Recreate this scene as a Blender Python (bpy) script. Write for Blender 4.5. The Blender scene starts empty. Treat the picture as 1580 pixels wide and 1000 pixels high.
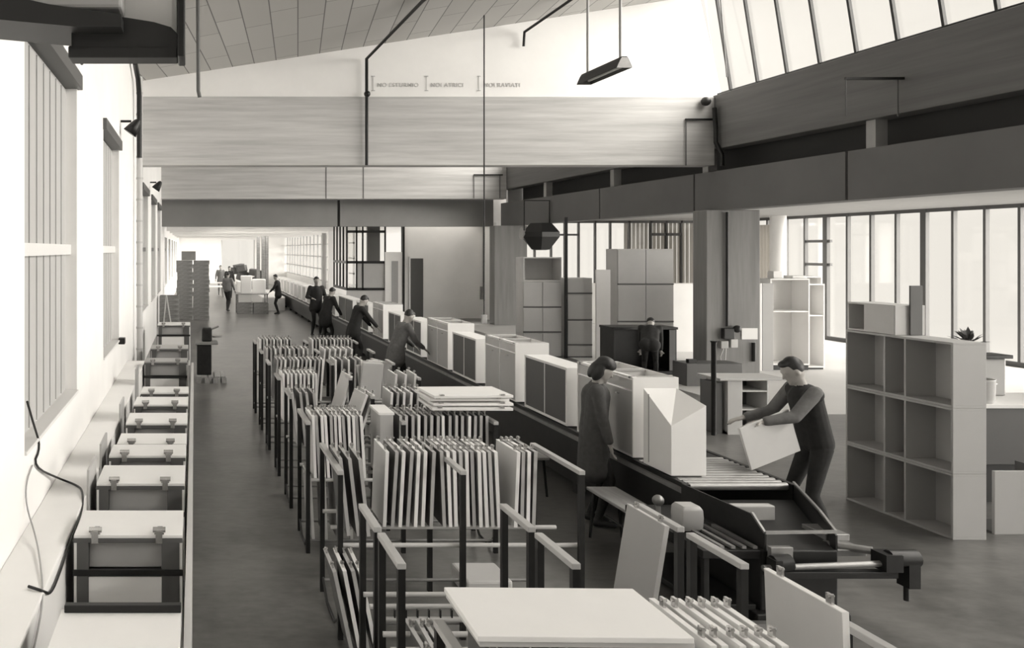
import bpy, bmesh, math, random
from mathutils import Vector, Matrix, Euler
random.seed(7)
R = math.radians
SC = bpy.context.scene
COL = SC.collection

# ------------------------------------------------------------------ camera, sky, sun, exposure
F = 1300.0                       # focal length in pixels of the 1580 wide frame
CH = 2.7                         # camera height
cam_d = bpy.data.cameras.new('camera'); cam = bpy.data.objects.new('camera', cam_d); COL.objects.link(cam)
cam.location = (0, 0, CH); cam.rotation_euler = (R(90), 0, 0)
cam_d.sensor_fit = 'HORIZONTAL'; cam_d.sensor_width = 36; cam_d.lens = 36*F/1580
cam_d.shift_x = (790-300)/1580; cam_d.shift_y = -(500-385)/1580
cam_d.clip_start = .05; cam_d.clip_end = 400
SC.camera = cam
W = bpy.data.worlds.new('sky'); SC.world = W; W.use_nodes = True
bg = W.node_tree.nodes['Background']; bg.inputs[0].default_value = (1.0, .95, .88, 1); bg.inputs[1].default_value = .85
sun_d = bpy.data.lights.new('daylight', 'SUN'); sun = bpy.data.objects.new('daylight', sun_d); COL.objects.link(sun)
sun_d.energy = 22.0; sun_d.angle = R(90); sun_d.color = (1.0, .958, .905)
sun.rotation_euler = Vector((.84, -.30, .46)).to_track_quat('Z', 'Y').to_euler()
SC.view_settings.view_transform = 'Standard'; SC.view_settings.look = 'None'
SC.view_settings.exposure = 0.25; SC.view_settings.gamma = 1.0; SC.view_settings.use_curve_mapping = False
try:
    SC.cycles.max_bounces = 10; SC.cycles.diffuse_bounces = 6; SC.cycles.transparent_max_bounces = 16
except Exception: pass

# ------------------------------------------------------------------ materials
def mat(name, c, rough=.6, metal=0, var=.0, scale=(4, 4, 4), bump=0, detail=4, spec=.4):
    m = bpy.data.materials.new(name); m.use_nodes = True
    nt = m.node_tree; b = nt.nodes['Principled BSDF']
    col = (c, c*.99, c*.975, 1) if not isinstance(c, tuple) else (*c, 1)
    b.inputs['Base Color'].default_value = col; b.inputs['Roughness'].default_value = rough
    b.inputs['Metallic'].default_value = metal; b.inputs['Specular IOR Level'].default_value = spec
    if var or bump:
        tc = nt.nodes.new('ShaderNodeTexCoord'); mp = nt.nodes.new('ShaderNodeMapping')
        mp.inputs['Scale'].default_value = scale
        nz = nt.nodes.new('ShaderNodeTexNoise'); nz.inputs['Detail'].default_value = detail; nz.inputs['Scale'].default_value = 1
        nz.inputs['Roughness'].default_value = .62
        nt.links.new(tc.outputs['Object'], mp.inputs[0]); nt.links.new(mp.outputs[0], nz.inputs['Vector'])
        if var:
            cr = nt.nodes.new('ShaderNodeMix'); cr.data_type = 'RGBA'
            mr = nt.nodes.new('ShaderNodeMapRange'); mr.inputs['From Min'].default_value = .3; mr.inputs['From Max'].default_value = .7
            nt.links.new(nz.outputs['Fac'], mr.inputs['Value']); nt.links.new(mr.outputs[0], cr.inputs['Factor'])
            cr.inputs['A'].default_value = (*[v*(1-var) for v in col[:3]], 1)
            cr.inputs['B'].default_value = (*[min(1, v*(1+var)) for v in col[:3]], 1)
            nt.links.new(cr.outputs['Result'], b.inputs['Base Color'])
        if bump:
            bp = nt.nodes.new('ShaderNodeBump'); bp.inputs['Strength'].default_value = bump; bp.inputs['Distance'].default_value = .02
            nt.links.new(nz.outputs['Fac'], bp.inputs['Height']); nt.links.new(bp.outputs[0], b.inputs['Normal'])
    return m
M = {}
M['plaster'] = mat('white_plaster', .84, .85, var=.03, scale=(1.2, 1.2, 1.2))
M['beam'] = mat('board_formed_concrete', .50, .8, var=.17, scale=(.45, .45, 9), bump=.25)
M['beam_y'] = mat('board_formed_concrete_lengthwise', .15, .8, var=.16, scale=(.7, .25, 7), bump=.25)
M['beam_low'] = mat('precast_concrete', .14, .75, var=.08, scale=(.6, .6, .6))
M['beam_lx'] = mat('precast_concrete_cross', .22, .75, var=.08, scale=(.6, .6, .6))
M['column'] = mat('column_concrete', .23, .8, var=.14, scale=(7, 7, .5), bump=.2)
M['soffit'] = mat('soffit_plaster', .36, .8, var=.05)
M['dark_recess'] = mat('dark_gap_backing', .06, .8)
M['white'] = mat('white_laminate', .80, .38, var=.015)
M['white_edge'] = mat('pale_edge_band', .72, .5)
M['cream'] = mat('cream_laminate', .50, .45, var=.03)
M['grey'] = mat('grey_laminate', .36, .42, var=.03, scale=(2, 2, 2))
M['grey_lt'] = mat('light_grey_laminate', .42, .42, var=.04, scale=(2, 2, 2))
M['grey_dk'] = mat('charcoal_laminate', .095, .45, var=.04, scale=(2, 2, 2))
M['shelf'] = mat('raw_shelf_laminate', .38, .5, var=.03, scale=(2, 2, 2))
M['black'] = mat('black_paint', .018, .5)
M['black_steel'] = mat('dark_steel', .02, .42, metal=.3, var=.2, scale=(9, 9, 9))
M['steel'] = mat('worn_steel', .3, .48, metal=.7, var=.15, scale=(8, 8, 8))
M['chrome'] = mat('hinge_metal', .6, .25, metal=.9)
M['rubber'] = mat('rubber', .02, .7)
M['wood'] = mat('worn_wood', .30, .6, var=.2, scale=(20, 2, 20))
M['wood_dk'] = mat('dark_wood', .26, .7, var=.3, scale=(3, 3, 14))
M['cardboard'] = mat('cardboard', .28, .8, var=.1)
M['curtain'] = mat('curtain_cloth', .5, .9, var=.1, scale=(6, 6, .4))
M['blind'] = mat('pale_blind', .44, .8, var=.05, scale=(8, 8, .3))
M['skin'] = mat('skin', (.34, .325, .305), .5)
M['hair'] = mat('dark_hair', .02, .5, var=.3, scale=(40, 40, 10))
M['coat'] = mat('grey_coat_cloth', .075, .9, var=.15, scale=(20, 20, 20))
M['dark_cloth'] = mat('dark_cloth', .022, .9, var=.2, scale=(20, 20, 20))
M['mid_cloth'] = mat('mid_grey_cloth', .13, .9, var=.15, scale=(20, 20, 20))
M['pale_cloth'] = mat('pale_cloth', .5, .9, var=.05)
M['paper'] = mat('paper', .8, .8)
M['leaf'] = mat('leaf', .07, .5, var=.3, scale=(30, 30, 30))
M['letter'] = mat('faded_lettering', .52, .8)
M['print'] = mat('grey_print', .25, .8)
M['far_floor'] = mat('pale_floor_sheet', .62, .32, var=.05, scale=(.8, .8, .8))

def translucent(m):
    nt = m.node_tree; b = nt.nodes['Principled BSDF']; o = nt.nodes['Material Output']; t = nt.nodes.new('ShaderNodeBsdfTranslucent'); t.inputs[0].default_value = (.55, .53, .5, 1)
    mx = nt.nodes.new('ShaderNodeMixShader'); mx.inputs[0].default_value = .6; nt.links.new(b.outputs[0], mx.inputs[1]); nt.links.new(t.outputs[0], mx.inputs[2]); nt.links.new(mx.outputs[0], o.inputs[0])
translucent(M['curtain'])
def glass_mat():
    m = bpy.data.materials.new('window_glass'); m.use_nodes = True; nt = m.node_tree; nt.nodes.clear()
    o = nt.nodes.new('ShaderNodeOutputMaterial'); mx = nt.nodes.new('ShaderNodeMixShader')
    t = nt.nodes.new('ShaderNodeBsdfTransparent'); g = nt.nodes.new('ShaderNodeBsdfGlossy'); g.inputs['Roughness'].default_value = .05
    t.inputs[0].default_value = (.97, .97, .96, 1)
    mx.inputs[0].default_value = .06
    nt.links.new(t.outputs[0], mx.inputs[1]); nt.links.new(g.outputs[0], mx.inputs[2]); nt.links.new(mx.outputs[0], o.inputs[0])
    return m
M['glass'] = glass_mat()

def floor_mat():
    m = mat('concrete_floor', .155, .42, spec=.75); nt = m.node_tree; b = nt.nodes['Principled BSDF']
    tc = nt.nodes.new('ShaderNodeTexCoord')
    def noise(sc, sx, det):
        mp = nt.nodes.new('ShaderNodeMapping'); mp.inputs['Scale'].default_value = sx
        n = nt.nodes.new('ShaderNodeTexNoise'); n.inputs['Scale'].default_value = sc; n.inputs['Detail'].default_value = det; n.inputs['Roughness'].default_value = .6
        nt.links.new(tc.outputs['Object'], mp.inputs[0]); nt.links.new(mp.outputs[0], n.inputs['Vector']); return n
    a = noise(1.1, (1, 1, 1), 6); c = noise(14, (.5, 1, 1), 3)
    mx = nt.nodes.new('ShaderNodeMath'); mx.operation = 'MULTIPLY_ADD'; mx.inputs[1].default_value = .35
    nt.links.new(c.outputs['Fac'], mx.inputs[0]); nt.links.new(a.outputs['Fac'], mx.inputs[2])
    cr = nt.nodes.new('ShaderNodeValToRGB'); cr.color_ramp.elements[0].position = .42; cr.color_ramp.elements[1].position = .92
    cr.color_ramp.elements[0].color = (.042, .041, .039, 1); cr.color_ramp.elements[1].color = (.19, .186, .178, 1)
    nt.links.new(mx.outputs[0], cr.inputs[0]); nt.links.new(cr.outputs[0], b.inputs['Base Color'])
    rr = nt.nodes.new('ShaderNodeMapRange'); rr.inputs['To Min'].default_value = .26; rr.inputs['To Max'].default_value = .42
    nt.links.new(a.outputs['Fac'], rr.inputs['Value']); nt.links.new(rr.outputs[0], b.inputs['Roughness'])
    return m
M['floor'] = floor_mat()

def ceil_mat():
    m = mat('tile_vault', .42, .8); nt = m.node_tree; b = nt.nodes['Principled BSDF']
    tc = nt.nodes.new('ShaderNodeTexCoord'); mp = nt.nodes.new('ShaderNodeMapping')
    mp.inputs['Rotation'].default_value = (0, 0, R(-83)); mp.inputs['Scale'].default_value = (1, 1, 0)
    br = nt.nodes.new('ShaderNodeTexBrick'); br.inputs['Scale'].default_value = 1; br.inputs['Brick Width'].default_value = 1.9
    br.inputs['Row Height'].default_value = .47; br.inputs['Mortar Size'].default_value = .012; br.inputs['Mortar Smooth'].default_value = .4
    br.offset = .4
    br.inputs['Color1'].default_value = (.55, .54, .52, 1); br.inputs['Color2'].default_value = (.49, .48, .46, 1); br.inputs['Mortar'].default_value = (.17, .165, .16, 1)
    nt.links.new(tc.outputs['Object'], mp.inputs[0]); nt.links.new(mp.outputs[0], br.inputs['Vector']); nt.links.new(br.outputs[0], b.inputs['Base Color'])
    return m
M['ceil'] = ceil_mat()

# ------------------------------------------------------------------ mesh helpers
class MB:
    def __init__(s): s.v = []; s.f = []; s.m = []; s.sm = []
    def add(s, vs, fs, m=0, smooth=False):
        o = len(s.v); s.v += [tuple(v) for v in vs]
        for f in fs: s.f.append(tuple(i+o for i in f)); s.m.append(m); s.sm.append(smooth)
        return s
    def box(s, x0, x1, y0, y1, z0, z1, m=0, T=None):
        x0, x1 = min(x0, x1), max(x0, x1); y0, y1 = min(y0, y1), max(y0, y1); z0, z1 = min(z0, z1), max(z0, z1)
        vs = [Vector(p) for p in ((x0,y0,z0),(x1,y0,z0),(x1,y1,z0),(x0,y1,z0),(x0,y0,z1),(x1,y0,z1),(x1,y1,z1),(x0,y1,z1))]
        if T: vs = [T @ v for v in vs]
        return s.add(vs, [(0,3,2,1),(4,5,6,7),(0,1,5,4),(1,2,6,5),(2,3,7,6),(3,0,4,7)], m)
    def bar(s, p, q, w, h=None, m=0):
        h = h or w; p = Vector(p); q = Vector(q); d = q-p; L = d.length
        T = Matrix.Translation(p) @ d.to_track_quat('Z', 'Y').to_matrix().to_4x4()
        return s.box(-w/2, w/2, -h/2, h/2, 0, L, m, T)
    def tube(s, pts, r, seg=8, m=0, cap=True):
        pts = [Vector(p) for p in pts]; n = len(pts); rs = r if isinstance(r, (list, tuple)) else [r]*n
        vs = []; up = None
        for i, p in enumerate(pts):
            t = (pts[min(i+1, n-1)]-pts[max(i-1, 0)]).normalized()
            if up is None: up = t.orthogonal().normalized()
            else: up = (up - t*up.dot(t)); up = up.normalized() if up.length > 1e-5 else t.orthogonal().normalized()
            b = t.cross(up)
            for k in range(seg):
                a = 2*math.pi*k/seg; vs.append(p+(up*math.cos(a)+b*math.sin(a))*rs[i])
        fs = [(i*seg+k, i*seg+(k+1) % seg, (i+1)*seg+(k+1) % seg, (i+1)*seg+k) for i in range(n-1) for k in range(seg)]
        s.add(vs, fs, m, True)
        if cap:
            s.add(vs[:seg], [tuple(range(seg))[::-1]], m); s.add(vs[-seg:], [tuple(range(seg))], m)
        return s
    def lathe(s, prof, c=(0,0,0), seg=20, m=0, T=None, sx=1, sy=1):
        c = Vector(c); vs = []
        for (r, z) in prof:
            for k in range(seg):
                a = 2*math.pi*k/seg; v = c+Vector((r*math.cos(a)*sx, r*math.sin(a)*sy, z)); vs.append(T @ v if T else v)
        n = len(prof)
        fs = [(i*seg+k, i*seg+(k+1) % seg, (i+1)*seg+(k+1) % seg, (i+1)*seg+k) for i in range(n-1) for k in range(seg)]
        s.add(vs, fs, m, True)
        s.add(vs[:seg], [tuple(range(seg))[::-1]], m); s.add(vs[-seg:], [tuple(range(seg))], m)
        return s
    def ball(s, c, r, seg=12, m=0, sc=(1,1,1)):
        rings = 8; prof = [(max(1e-4, math.sin(math.pi*i/rings))*r, -math.cos(math.pi*i/rings)*r*sc[2]) for i in range(rings+1)]
        return s.lathe(prof, c, seg, m, None, sc[0], sc[1])
    def prism(s, poly, ext, m=0):
        n = len(poly); a = [Vector(p) for p in poly]; e = Vector(ext); vs = a+[p+e for p in a]
        nrm = sum(((a[i]-a[0]).cross(a[(i+1) % n]-a[0]) for i in range(1, n)), Vector())
        fl = nrm.dot(e) > 0
        fs = [tuple(range(n)), tuple(range(n, 2*n))[::-1]]+[(i, i+n, (i+1) % n+n, (i+1) % n) for i in range(n)]
        if fl: fs = [f[::-1] for f in fs]
        return s.add(vs, fs, m)
    def build(s, name, mats, parent=None, bevel=0, loc=None, rotz=0):
        me = bpy.data.meshes.new(name); me.from_pydata(s.v, [], s.f); me.validate()
        if not isinstance(mats, (list, tuple)): mats = [mats]
        for m in mats: me.materials.append(m)
        for i, p in enumerate(me.polygons): p.material_index = s.m[i]; p.use_smooth = s.sm[i]
        bm = bmesh.new(); bm.from_mesh(me); bmesh.ops.recalc_face_normals(bm, faces=bm.faces); bm.to_mesh(me); bm.free()
        o = bpy.data.objects.new(name, me); COL.objects.link(o)
        if parent: o.parent = parent
        if loc is not None: o.location = loc
        if rotz: o.rotation_euler = (0, 0, rotz)
        if bevel:
            b = o.modifiers.new('bevel', 'BEVEL'); b.width = bevel; b.segments = 2; b.limit_method = 'ANGLE'
        return o
def B(*a, **k): return MB().box(*a, **k)
def thing(name, label, cat, loc=(0,0,0), rotz=0, group=None):
    o = bpy.data.objects.new(name, None); COL.objects.link(o); o.empty_display_size = .1
    o.location = loc; o.rotation_euler = (0, 0, rotz); o['label'] = label; o['category'] = cat
    if group: o['group'] = group
    return o
def tag(o, label, cat, group=None):
    o['label'] = label; o['category'] = cat
    if group: o['group'] = group
    return o
def struct(o): o['kind'] = 'structure'; return o
def sroot(name, loc=(0,0,0)):
    o = bpy.data.objects.new(name, None); COL.objects.link(o); o.location = loc; o['kind'] = 'structure'; return o
def dup(root, loc, rotz=None, label=None, group=None, rot=None):
    r = root.copy(); COL.objects.link(r); r.location = loc
    if rotz is not None: r.rotation_euler = (0, 0, rotz)
    if rot is not None: r.rotation_euler = rot
    if label: r['label'] = label
    if group: r['group'] = group
    for ch in list(root.children):
        c = ch.copy(); COL.objects.link(c); c.parent = r
        for g in list(ch.children):
            d = g.copy(); COL.objects.link(d); d.parent = c
    return r

# ------------------------------------------------------------------ the setting
XL, XB, XR = -1.2, 11.3, 18.9        # left wall, longitudinal beam, window wall
Y0, YB1, YB2, YEND = -8.0, 18.3, 30.5, 66.0
struct(B(XL-.2, XR+.2, Y0, YEND, -.2, 0).build('floor', M['floor']))
struct(B(9.35, XR, 13.8, YB2, 0, .006).build('floor_pale', M['far_floor']))  # thin paler sheet over the floor towards the right windows

# left wall with its windows (window: y0, y1, z0, z1)
wins = [(-6.5, -3.9, 1.24, 4.36), (-1.0, 1.7, 1.24, 4.36), (5.95, 8.6, 1.24, 4.36), (11.1, 13.4, 1.24, 4.3), (19.2, 21.8, 1.24, 4.1), (23.4, 26.0, 1.24, 4.1), (27.4, 29.8, 1.24, 4.1),
        (34, 37, 1.2, 3.2), (39, 42, 1.2, 3.2), (44, 47, 1.2, 3.2), (49, 52, 1.2, 3.2), (54, 57, 1.2, 3.2)]
mb = MB(); y = Y0
for (a, b_, z0, z1) in wins:
    mb.box(XL-.3, XL, y, a, 0, 6.5); mb.box(XL-.3, XL, a, b_, 0, z0); mb.box(XL-.3, XL, a, b_, z1, 6.5); y = b_
mb.box(XL-.3, XL, y, YEND, 0, 6.5)
struct(mb.build('wall_left', M['plaster']))
for i, (a, b_, z0, z1) in enumerate(wins):
    w = sroot('window_%d' % (i+1), (XL-.15, a, z0)); L = b_-a; Hh = z1-z0
    f = MB(); t = .05
    f.box(-.03, .03, 0, L, 0, t); f.box(-.03, .03, 0, L, Hh-t, Hh); f.box(-.03, .03, 0, t, 0, Hh); f.box(-.03, .03, L-t, L, 0, Hh)
    f.box(-.035, .09, 0, L, 2.7-z0-.05, 2.7-z0+.05)
    f.build('window_frame', M['white_edge'] if i < 4 else M['grey_dk'], w)
    B(-.012, -.006, t, L-t, t, Hh-t).build('pane', M['glass'], w)
    n = int(L/.3); s = MB()
    for k in range(n):
        y0 = t+(L-2*t)*k/n; s.box(.035, .05, y0+.012, y0+(L-2*t)/n-.045, t, Hh-t, 0, Matrix.Translation((0, 0, 0)))
        s.box(.015, .025, y0+(L-2*t)/n-.06, y0+(L-2*t)/n+.02, t, Hh-t, 1)
    s.build('blind', [M['blind'], M['grey']], w)
    B(-.13, .17, .002, L-.002, .001, .03).build('window_sill', M['white_edge'], w, .005)
    if i < 7: B(.02, .20, -.04, L+.08, Hh-.02, Hh+.13).build('shutter_box', M['grey_dk'], w, .005)

# ceiling over the nave, gables, cross beams
def zc(x): return 6.55+.154*x
mb = MB(); xt = 10.97
mb.prism([(XL-.3, Y0, zc(XL-.3)), (xt, Y0, zc(xt)), (xt, Y0, zc(xt)+.25), (XL-.3, Y0, zc(XL-.3)+.25)], (0, YB2+.4-Y0, 0))
struct(mb.build('ceiling', M['ceil']))
for i, yb in enumerate((YB1, YB2)):
    xr = XB if i == 0 else XB
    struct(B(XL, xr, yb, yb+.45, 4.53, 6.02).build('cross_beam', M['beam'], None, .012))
    struct(MB().prism([(XL, yb+.05, 6.0), (XB+.2, yb+.05, 6.0), (xt+.02, yb+.05, zc(xt)), (XL, yb+.05, zc(XL))], (0, .3, 0)).build('gable_wall', M['plaster']))
# lower cross beam under the far gable, in two lengths with a dark joint
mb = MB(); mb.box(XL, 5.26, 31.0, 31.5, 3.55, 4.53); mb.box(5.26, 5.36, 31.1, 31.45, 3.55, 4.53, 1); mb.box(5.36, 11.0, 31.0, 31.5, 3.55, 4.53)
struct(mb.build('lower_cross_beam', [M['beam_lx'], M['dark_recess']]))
struct(B(XL, XB+.4, 31.5, 32.0, 3.7, 8.4).build('upper_wall_far', M['plaster']))
struct(B(XB+.2, XR+.3, YB2+.42, YB2+.6, 3.95, 8.6).build('upper_wall_right', M['plaster']))
for xx in (4.75, 6.1): struct(B(xx, xx+.03, YB2-.01, YB2, 4.54, 5.9).build('beam_joint_strip', M['grey_dk']))
struct(B(XL, -.87, Y0, 15.0, 0, .72).build('wall_ledge', M['plaster'], None, .01))
# longitudinal beams
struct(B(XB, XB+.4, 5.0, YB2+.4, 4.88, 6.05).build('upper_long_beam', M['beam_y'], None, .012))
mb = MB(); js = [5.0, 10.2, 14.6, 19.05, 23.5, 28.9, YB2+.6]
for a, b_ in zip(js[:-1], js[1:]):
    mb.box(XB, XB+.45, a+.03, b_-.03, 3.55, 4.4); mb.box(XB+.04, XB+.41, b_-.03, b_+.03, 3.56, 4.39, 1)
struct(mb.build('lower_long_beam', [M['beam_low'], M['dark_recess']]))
struct(B(XB+.75, XB+.85, Y0, YB2+.4, 3.8, 6.0).build('recess_board', M['dark_recess']))  # dark colour stands in for shade in the open gap between beams
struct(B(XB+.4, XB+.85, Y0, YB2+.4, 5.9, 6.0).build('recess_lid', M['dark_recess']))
for yy in (9.8, 14.2, 18.8, 23.0, 27.4):
    struct(B(XB+.1, XB+.3, yy-.1, yy+.1, 4.4, 4.88).build('beam_stub_post', M['soffit']))
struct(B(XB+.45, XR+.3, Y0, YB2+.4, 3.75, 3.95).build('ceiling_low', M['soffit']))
# columns
for (x0, x1, yy, h) in ((11.0, 12.15, 18.1, 3.55), (10.68, 11.85, 30.0, 3.55)):
    struct(B(x0, x1, yy, yy+.5, 0, h).build('concrete_column', M['column'], None, .015))
struct(B(11.0, 12.15, 5.3, 5.8, 0, 3.55).build('concrete_column', M['column'], None, .015))
# skylight glazing above the long beam
def glazing(y0, y1, name):
    g = sroot(name, (XB+.1, y0, 6.05)); lean = -.155; Ht = zc(xt)-6.05
    q = MB(); L = y1-y0
    q.prism([(0, 0, 0), (lean*Ht, 0, Ht), (lean*Ht+.01, 0, Ht), (.01, 0, 0)], (0, L, 0)); q.build('pane', M['glass'], g)
    m_ = MB()
    k = 0; yy = 17.85
    while yy > y0: yy -= .848
    yy += .848
    while yy < y1:
        m_.bar((-.03, yy-y0, 0), (-.03+lean*Ht, yy-y0, Ht), .05, .05); yy += .848
    m_.box(-.05, .05, 0, L, 0, .04)
    m_.build('mullion_frame', M['black_steel'], g)
glazing(Y0, YB1, 'window_20'); glazing(YB1+.4, YB2, 'window_21')
# right window wall
g = sroot('window_30', (XR, Y0, 0)); L = YB2-Y0
B(.0, .01, 0, L, .12, 3.75).build('pane', M['glass'], g)
m_ = MB(); k = 0; yy = 19.2+.05
while yy > Y0+.3: yy -= .848
yy += .848; n = 0
while yy < YB2:
    i = round((yy-(19.2+.05))/.848); wd = .17 if i % 4 == 3 else .07
    m_.box(-.06, .04, yy-Y0-wd/2, yy-Y0+wd/2, .1, 3.75); yy += .848
m_.box(-.05, .04, 0, L, 3.66, 3.75); m_.box(-.05, .04, 0, L, 0, .12)
for z in (2.25, 2.95): m_.box(-.04, .03, 33.0, 34.0, z-.04, z+.04)
m_.build('mullion_frame', M['grey_dk'], g)
cv = MB(); y = 26.9
while y < YB2-.1:
    cv.tube([(XR-.28, y, .1), (XR-.28, y, 3.5)], .09, 8); y += .14
struct(cv.build('window_30_curtain', M['curtain']))
struct(MB().tube([(XR-.75, 26.2, 0), (XR-.75, 26.2, 3.75)], .22, 24).build('round_column', M['plaster']))
# back window wall of the low bay
g = sroot('window_31', (11.85, YB2+.1, 0))
B(0, 7.05, 0, .1, 0, 1.48).build('sill_wall', M['plaster'], g)
B(0, 7.05, .05, .06, 1.48, 3.75).build('pane', M['glass'], g)
m_ = MB(); 
for xx in (.02, .52, 1.12, 1.62, 2.12, 2.72, 3.27, 3.95, 4.75, 5.3, 5.85, 6.5, 7.0): m_.box(xx-.03, xx+.03, 0, .1, 1.48, 3.75)
m_.box(0, 7.05, 0, .1, 3.66, 3.75); m_.box(1.12, 2.12, 0, .1, 3.2, 3.27); m_.box(4.75, 5.85, 0, .1, 3.2, 3.3); m_.box(5.27, 5.33, -.02, 0, 2.4, 3.2)
m_.build('mullion_frame', M['grey_dk'], g)
cv = MB(); x = 15.7
while x < 18.9:
    cv.prism([(x, YB2+.3, 1.45), (x+.16, YB2+.36, 1.45), (x+.16, YB2+.36, 3.76), (x, YB2+.3, 3.76)], (0, .004, 0)); x += .15
struct(cv.build('window_31_curtain', M['curtain']))
# far hall
mb = MB(); yy = 33.0; mb.box(XL-.3, .5, 32, 33, 3.7, 3.9); mb.box(11, 12.2, 32, 33, 3.7, 3.9)
g = sroot('added_roof_opening', (.5, 32, 3.8)); B(0, 10.5, 0, 1, 0, .01).build('pane', M['glass'], g)  # added unseen opening, lets daylight onto the partition wall
for a in (34, 38.5, 43, 48, 53, 58, 62):
    mb.box(XL-.3, 12.2, yy, a, 3.7, 3.9); mb.box(XL-.3, .5, a, a+2.2, 3.7, 3.9); mb.box(5.5, 12.2, a, a+2.2, 3.7, 3.9); yy = a+2.2
    g = sroot('added_roof_opening', (.5, a, 3.8)); B(0, 5, 0, 2.2, 0, .01).build('pane', M['glass'], g)  # added unseen ceiling openings to brighten the far hall
mb.box(XL-.3, 12.2, yy, YEND, 3.7, 3.9)
struct(mb.build('ceiling_far', M['plaster']))
struct(B(8.2, 11.4, 33.0, 33.2, 0, 3.7).build('wall_partition', M['plaster']))
struct(B(11.3, 11.5, 31.5, 33.0, 0, 3.7).build('wall_partition_return', M['plaster']))
d = sroot('door_1', (8.45, 33.0, 0)); B(0, .5, -.04, 0, 0, 2.35).build('door_leaf', M['grey_dk'], d)
B(-.06, 0, -.06, 0, 0, 2.42).build('door_frame', M['white_edge'], d)
d = sroot('door_2', (7.45, 32.9, 0)); B(0, .72, 0, .08, 0, 2.6).build('door_frame', M['plaster'], d); B(.25, .5, -.02, 0, .2, 2.25).build('door_leaf', M['grey'], d)
struct(B(8.12, 8.2, 32.85, 33.1, 0, 3.7).build('trim_1', M['black_steel']))
# glazed office bay
g = sroot('window_32', (5.97, 33.0, 0))
m_ = MB()
for x in (0, .38, .62, 1.5): m_.box(x-.03, x+.03, -.03, .03, 1.1, 3.7)
for z in (1.15, 2.2, 3.4): m_.box(0, 1.5, -.03, .03, z-.05, z+.05)
for y in (.0, .75, 1.5, 2.25, 3.0): m_.box(-.03, .03, y, y+.05, 1.1, 3.7)
m_.box(-.03, .03, 0, 3, 2.15, 2.25); m_.box(-.03, .03, 0, 3, 1.1, 1.2)
m_.build('window_frame', M['black_steel'], g)
B(.4, 1.48, -.01, .01, 1.2, 2.15).build('panel', M['grey_lt'], g); B(0, 1.5, 0, .01, 2.25, 3.7).build('pane', M['glass'], g)
B(-.0, 1.5, 0, .1, 0, 1.1).build('sill_wall', M['cream'], g)
struct(B(6.9, 7.4, 33.6, 33.8, 2.2, 3.7).build('window_32_curtain', M['grey_dk']))
struct(B(6.05, 6.95, 38.0, 38.25, 0, 3.7).build('wall_pier', M['plaster']))
struct(B(6.6, 6.8, 43.5, 43.7, 0, 3.7).build('far_post', M['grey']))
XF = 7.2
g = sroot('window_33', (XF, 38.2, 0)); L = YEND-38.2
B(0, .1, 0, L, 0, .9).build('sill_wall', M['plaster'], g); B(.03, .04, 0, L, .9, 3.6).build('pane', M['glass'], g)
m_ = MB(); y = 0
while y < L: m_.box(0, .08, y, y+.12, .9, 3.7); y += 1.6
for z in (.95, 1.6, 2.3, 3.0, 3.65): m_.box(0, .08, 0, L, z-.03, z+.03)
m_.build('window_frame', M['cream'], g)
mb = MB(); mb.box(XL, 2.1, YEND-.2, YEND, 0, 3.7); mb.box(4.7, XF, YEND-.2, YEND, 0, 3.7); mb.box(2.1, 4.7, YEND-.2, YEND, 3.45, 3.7); mb.box(2.1, 4.7, YEND-.2, YEND, 0, .9)
struct(mb.build('wall_end', M['plaster']))
g = sroot('window_34', (2.1, YEND-.1, .9)); B(0, 2.6, 0, .01, 0, 2.55).build('pane', M['glass'], g); m_ = MB(); m_.box(0, 2.6, -.03, .03, 0, .06); m_.box(0, .06, -.03, .03, 0, 2.55); m_.box(2.54, 2.6, -.03, .03, 0, 2.55); m_.build('window_frame', M['cream'], g)
for x in (4.0, 4.32, 4.55): struct(B(x, x+.2, 54.0, 54.3, 0, 3.7).build('far_column', M['wood_dk']))
for yy in (36.5, 41, 46, 51, 57): struct(B(XL, XF, yy, yy+.25, 3.5, 3.7).build('far_ceiling_beam', M['plaster']))
# closing walls
struct(B(XL-.3, XR+.3, Y0-.3, Y0, 0, 8.6).build('wall_back', M['plaster']))
# lettering on the gable
def lettering(txt, x, z, size, y, name='wall_lettering', mt='letter', rot=(R(90), 0, 0), parent=None, align='LEFT'):
    c = bpy.data.curves.new(name, 'FONT'); c.body = txt; c.size = size; c.extrude = .004; c.align_x = align; c.space_character = 1.12
    o = bpy.data.objects.new(name, c); COL.objects.link(o); o.location = (x, y, z); o.rotation_euler = rot
    dg = bpy.context.evaluated_depsgraph_get(); me = bpy.data.meshes.new_from_object(o.evaluated_get(dg)); me.materials.clear(); me.materials.append(M[mt])
    n = bpy.data.objects.new(name, me); COL.objects.link(n); n.location = o.location; n.rotation_euler = o.rotation_euler; bpy.data.objects.remove(o)
    if parent: n.parent = parent
    return n
wt = thing('wall_lettering', 'faint painted line of capital letters on the white gable above the near cross beam', 'wall lettering', (3.8, YB1+.04, 6.24))
for tx, x in (('NO ESTURNIO', .18), ('NOI ATRICI', 1.34), ('NOI RAVIATI', 2.5)):
    lettering(tx, x, 0, .125, 0, 'word', 'letter', (R(90), 0, 0), wt)
m_ = MB()
for x in (.08, 1.24, 2.38): m_.box(x, x+.015, -.003, 0, -.09, .24); m_.box(x-.03, x+.05, -.003, 0, .22, .24); m_.box(x-.03, x+.05, -.003, 0, -.09, -.07)
m_.build('divider_mark', M['letter'], wt)

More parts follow.
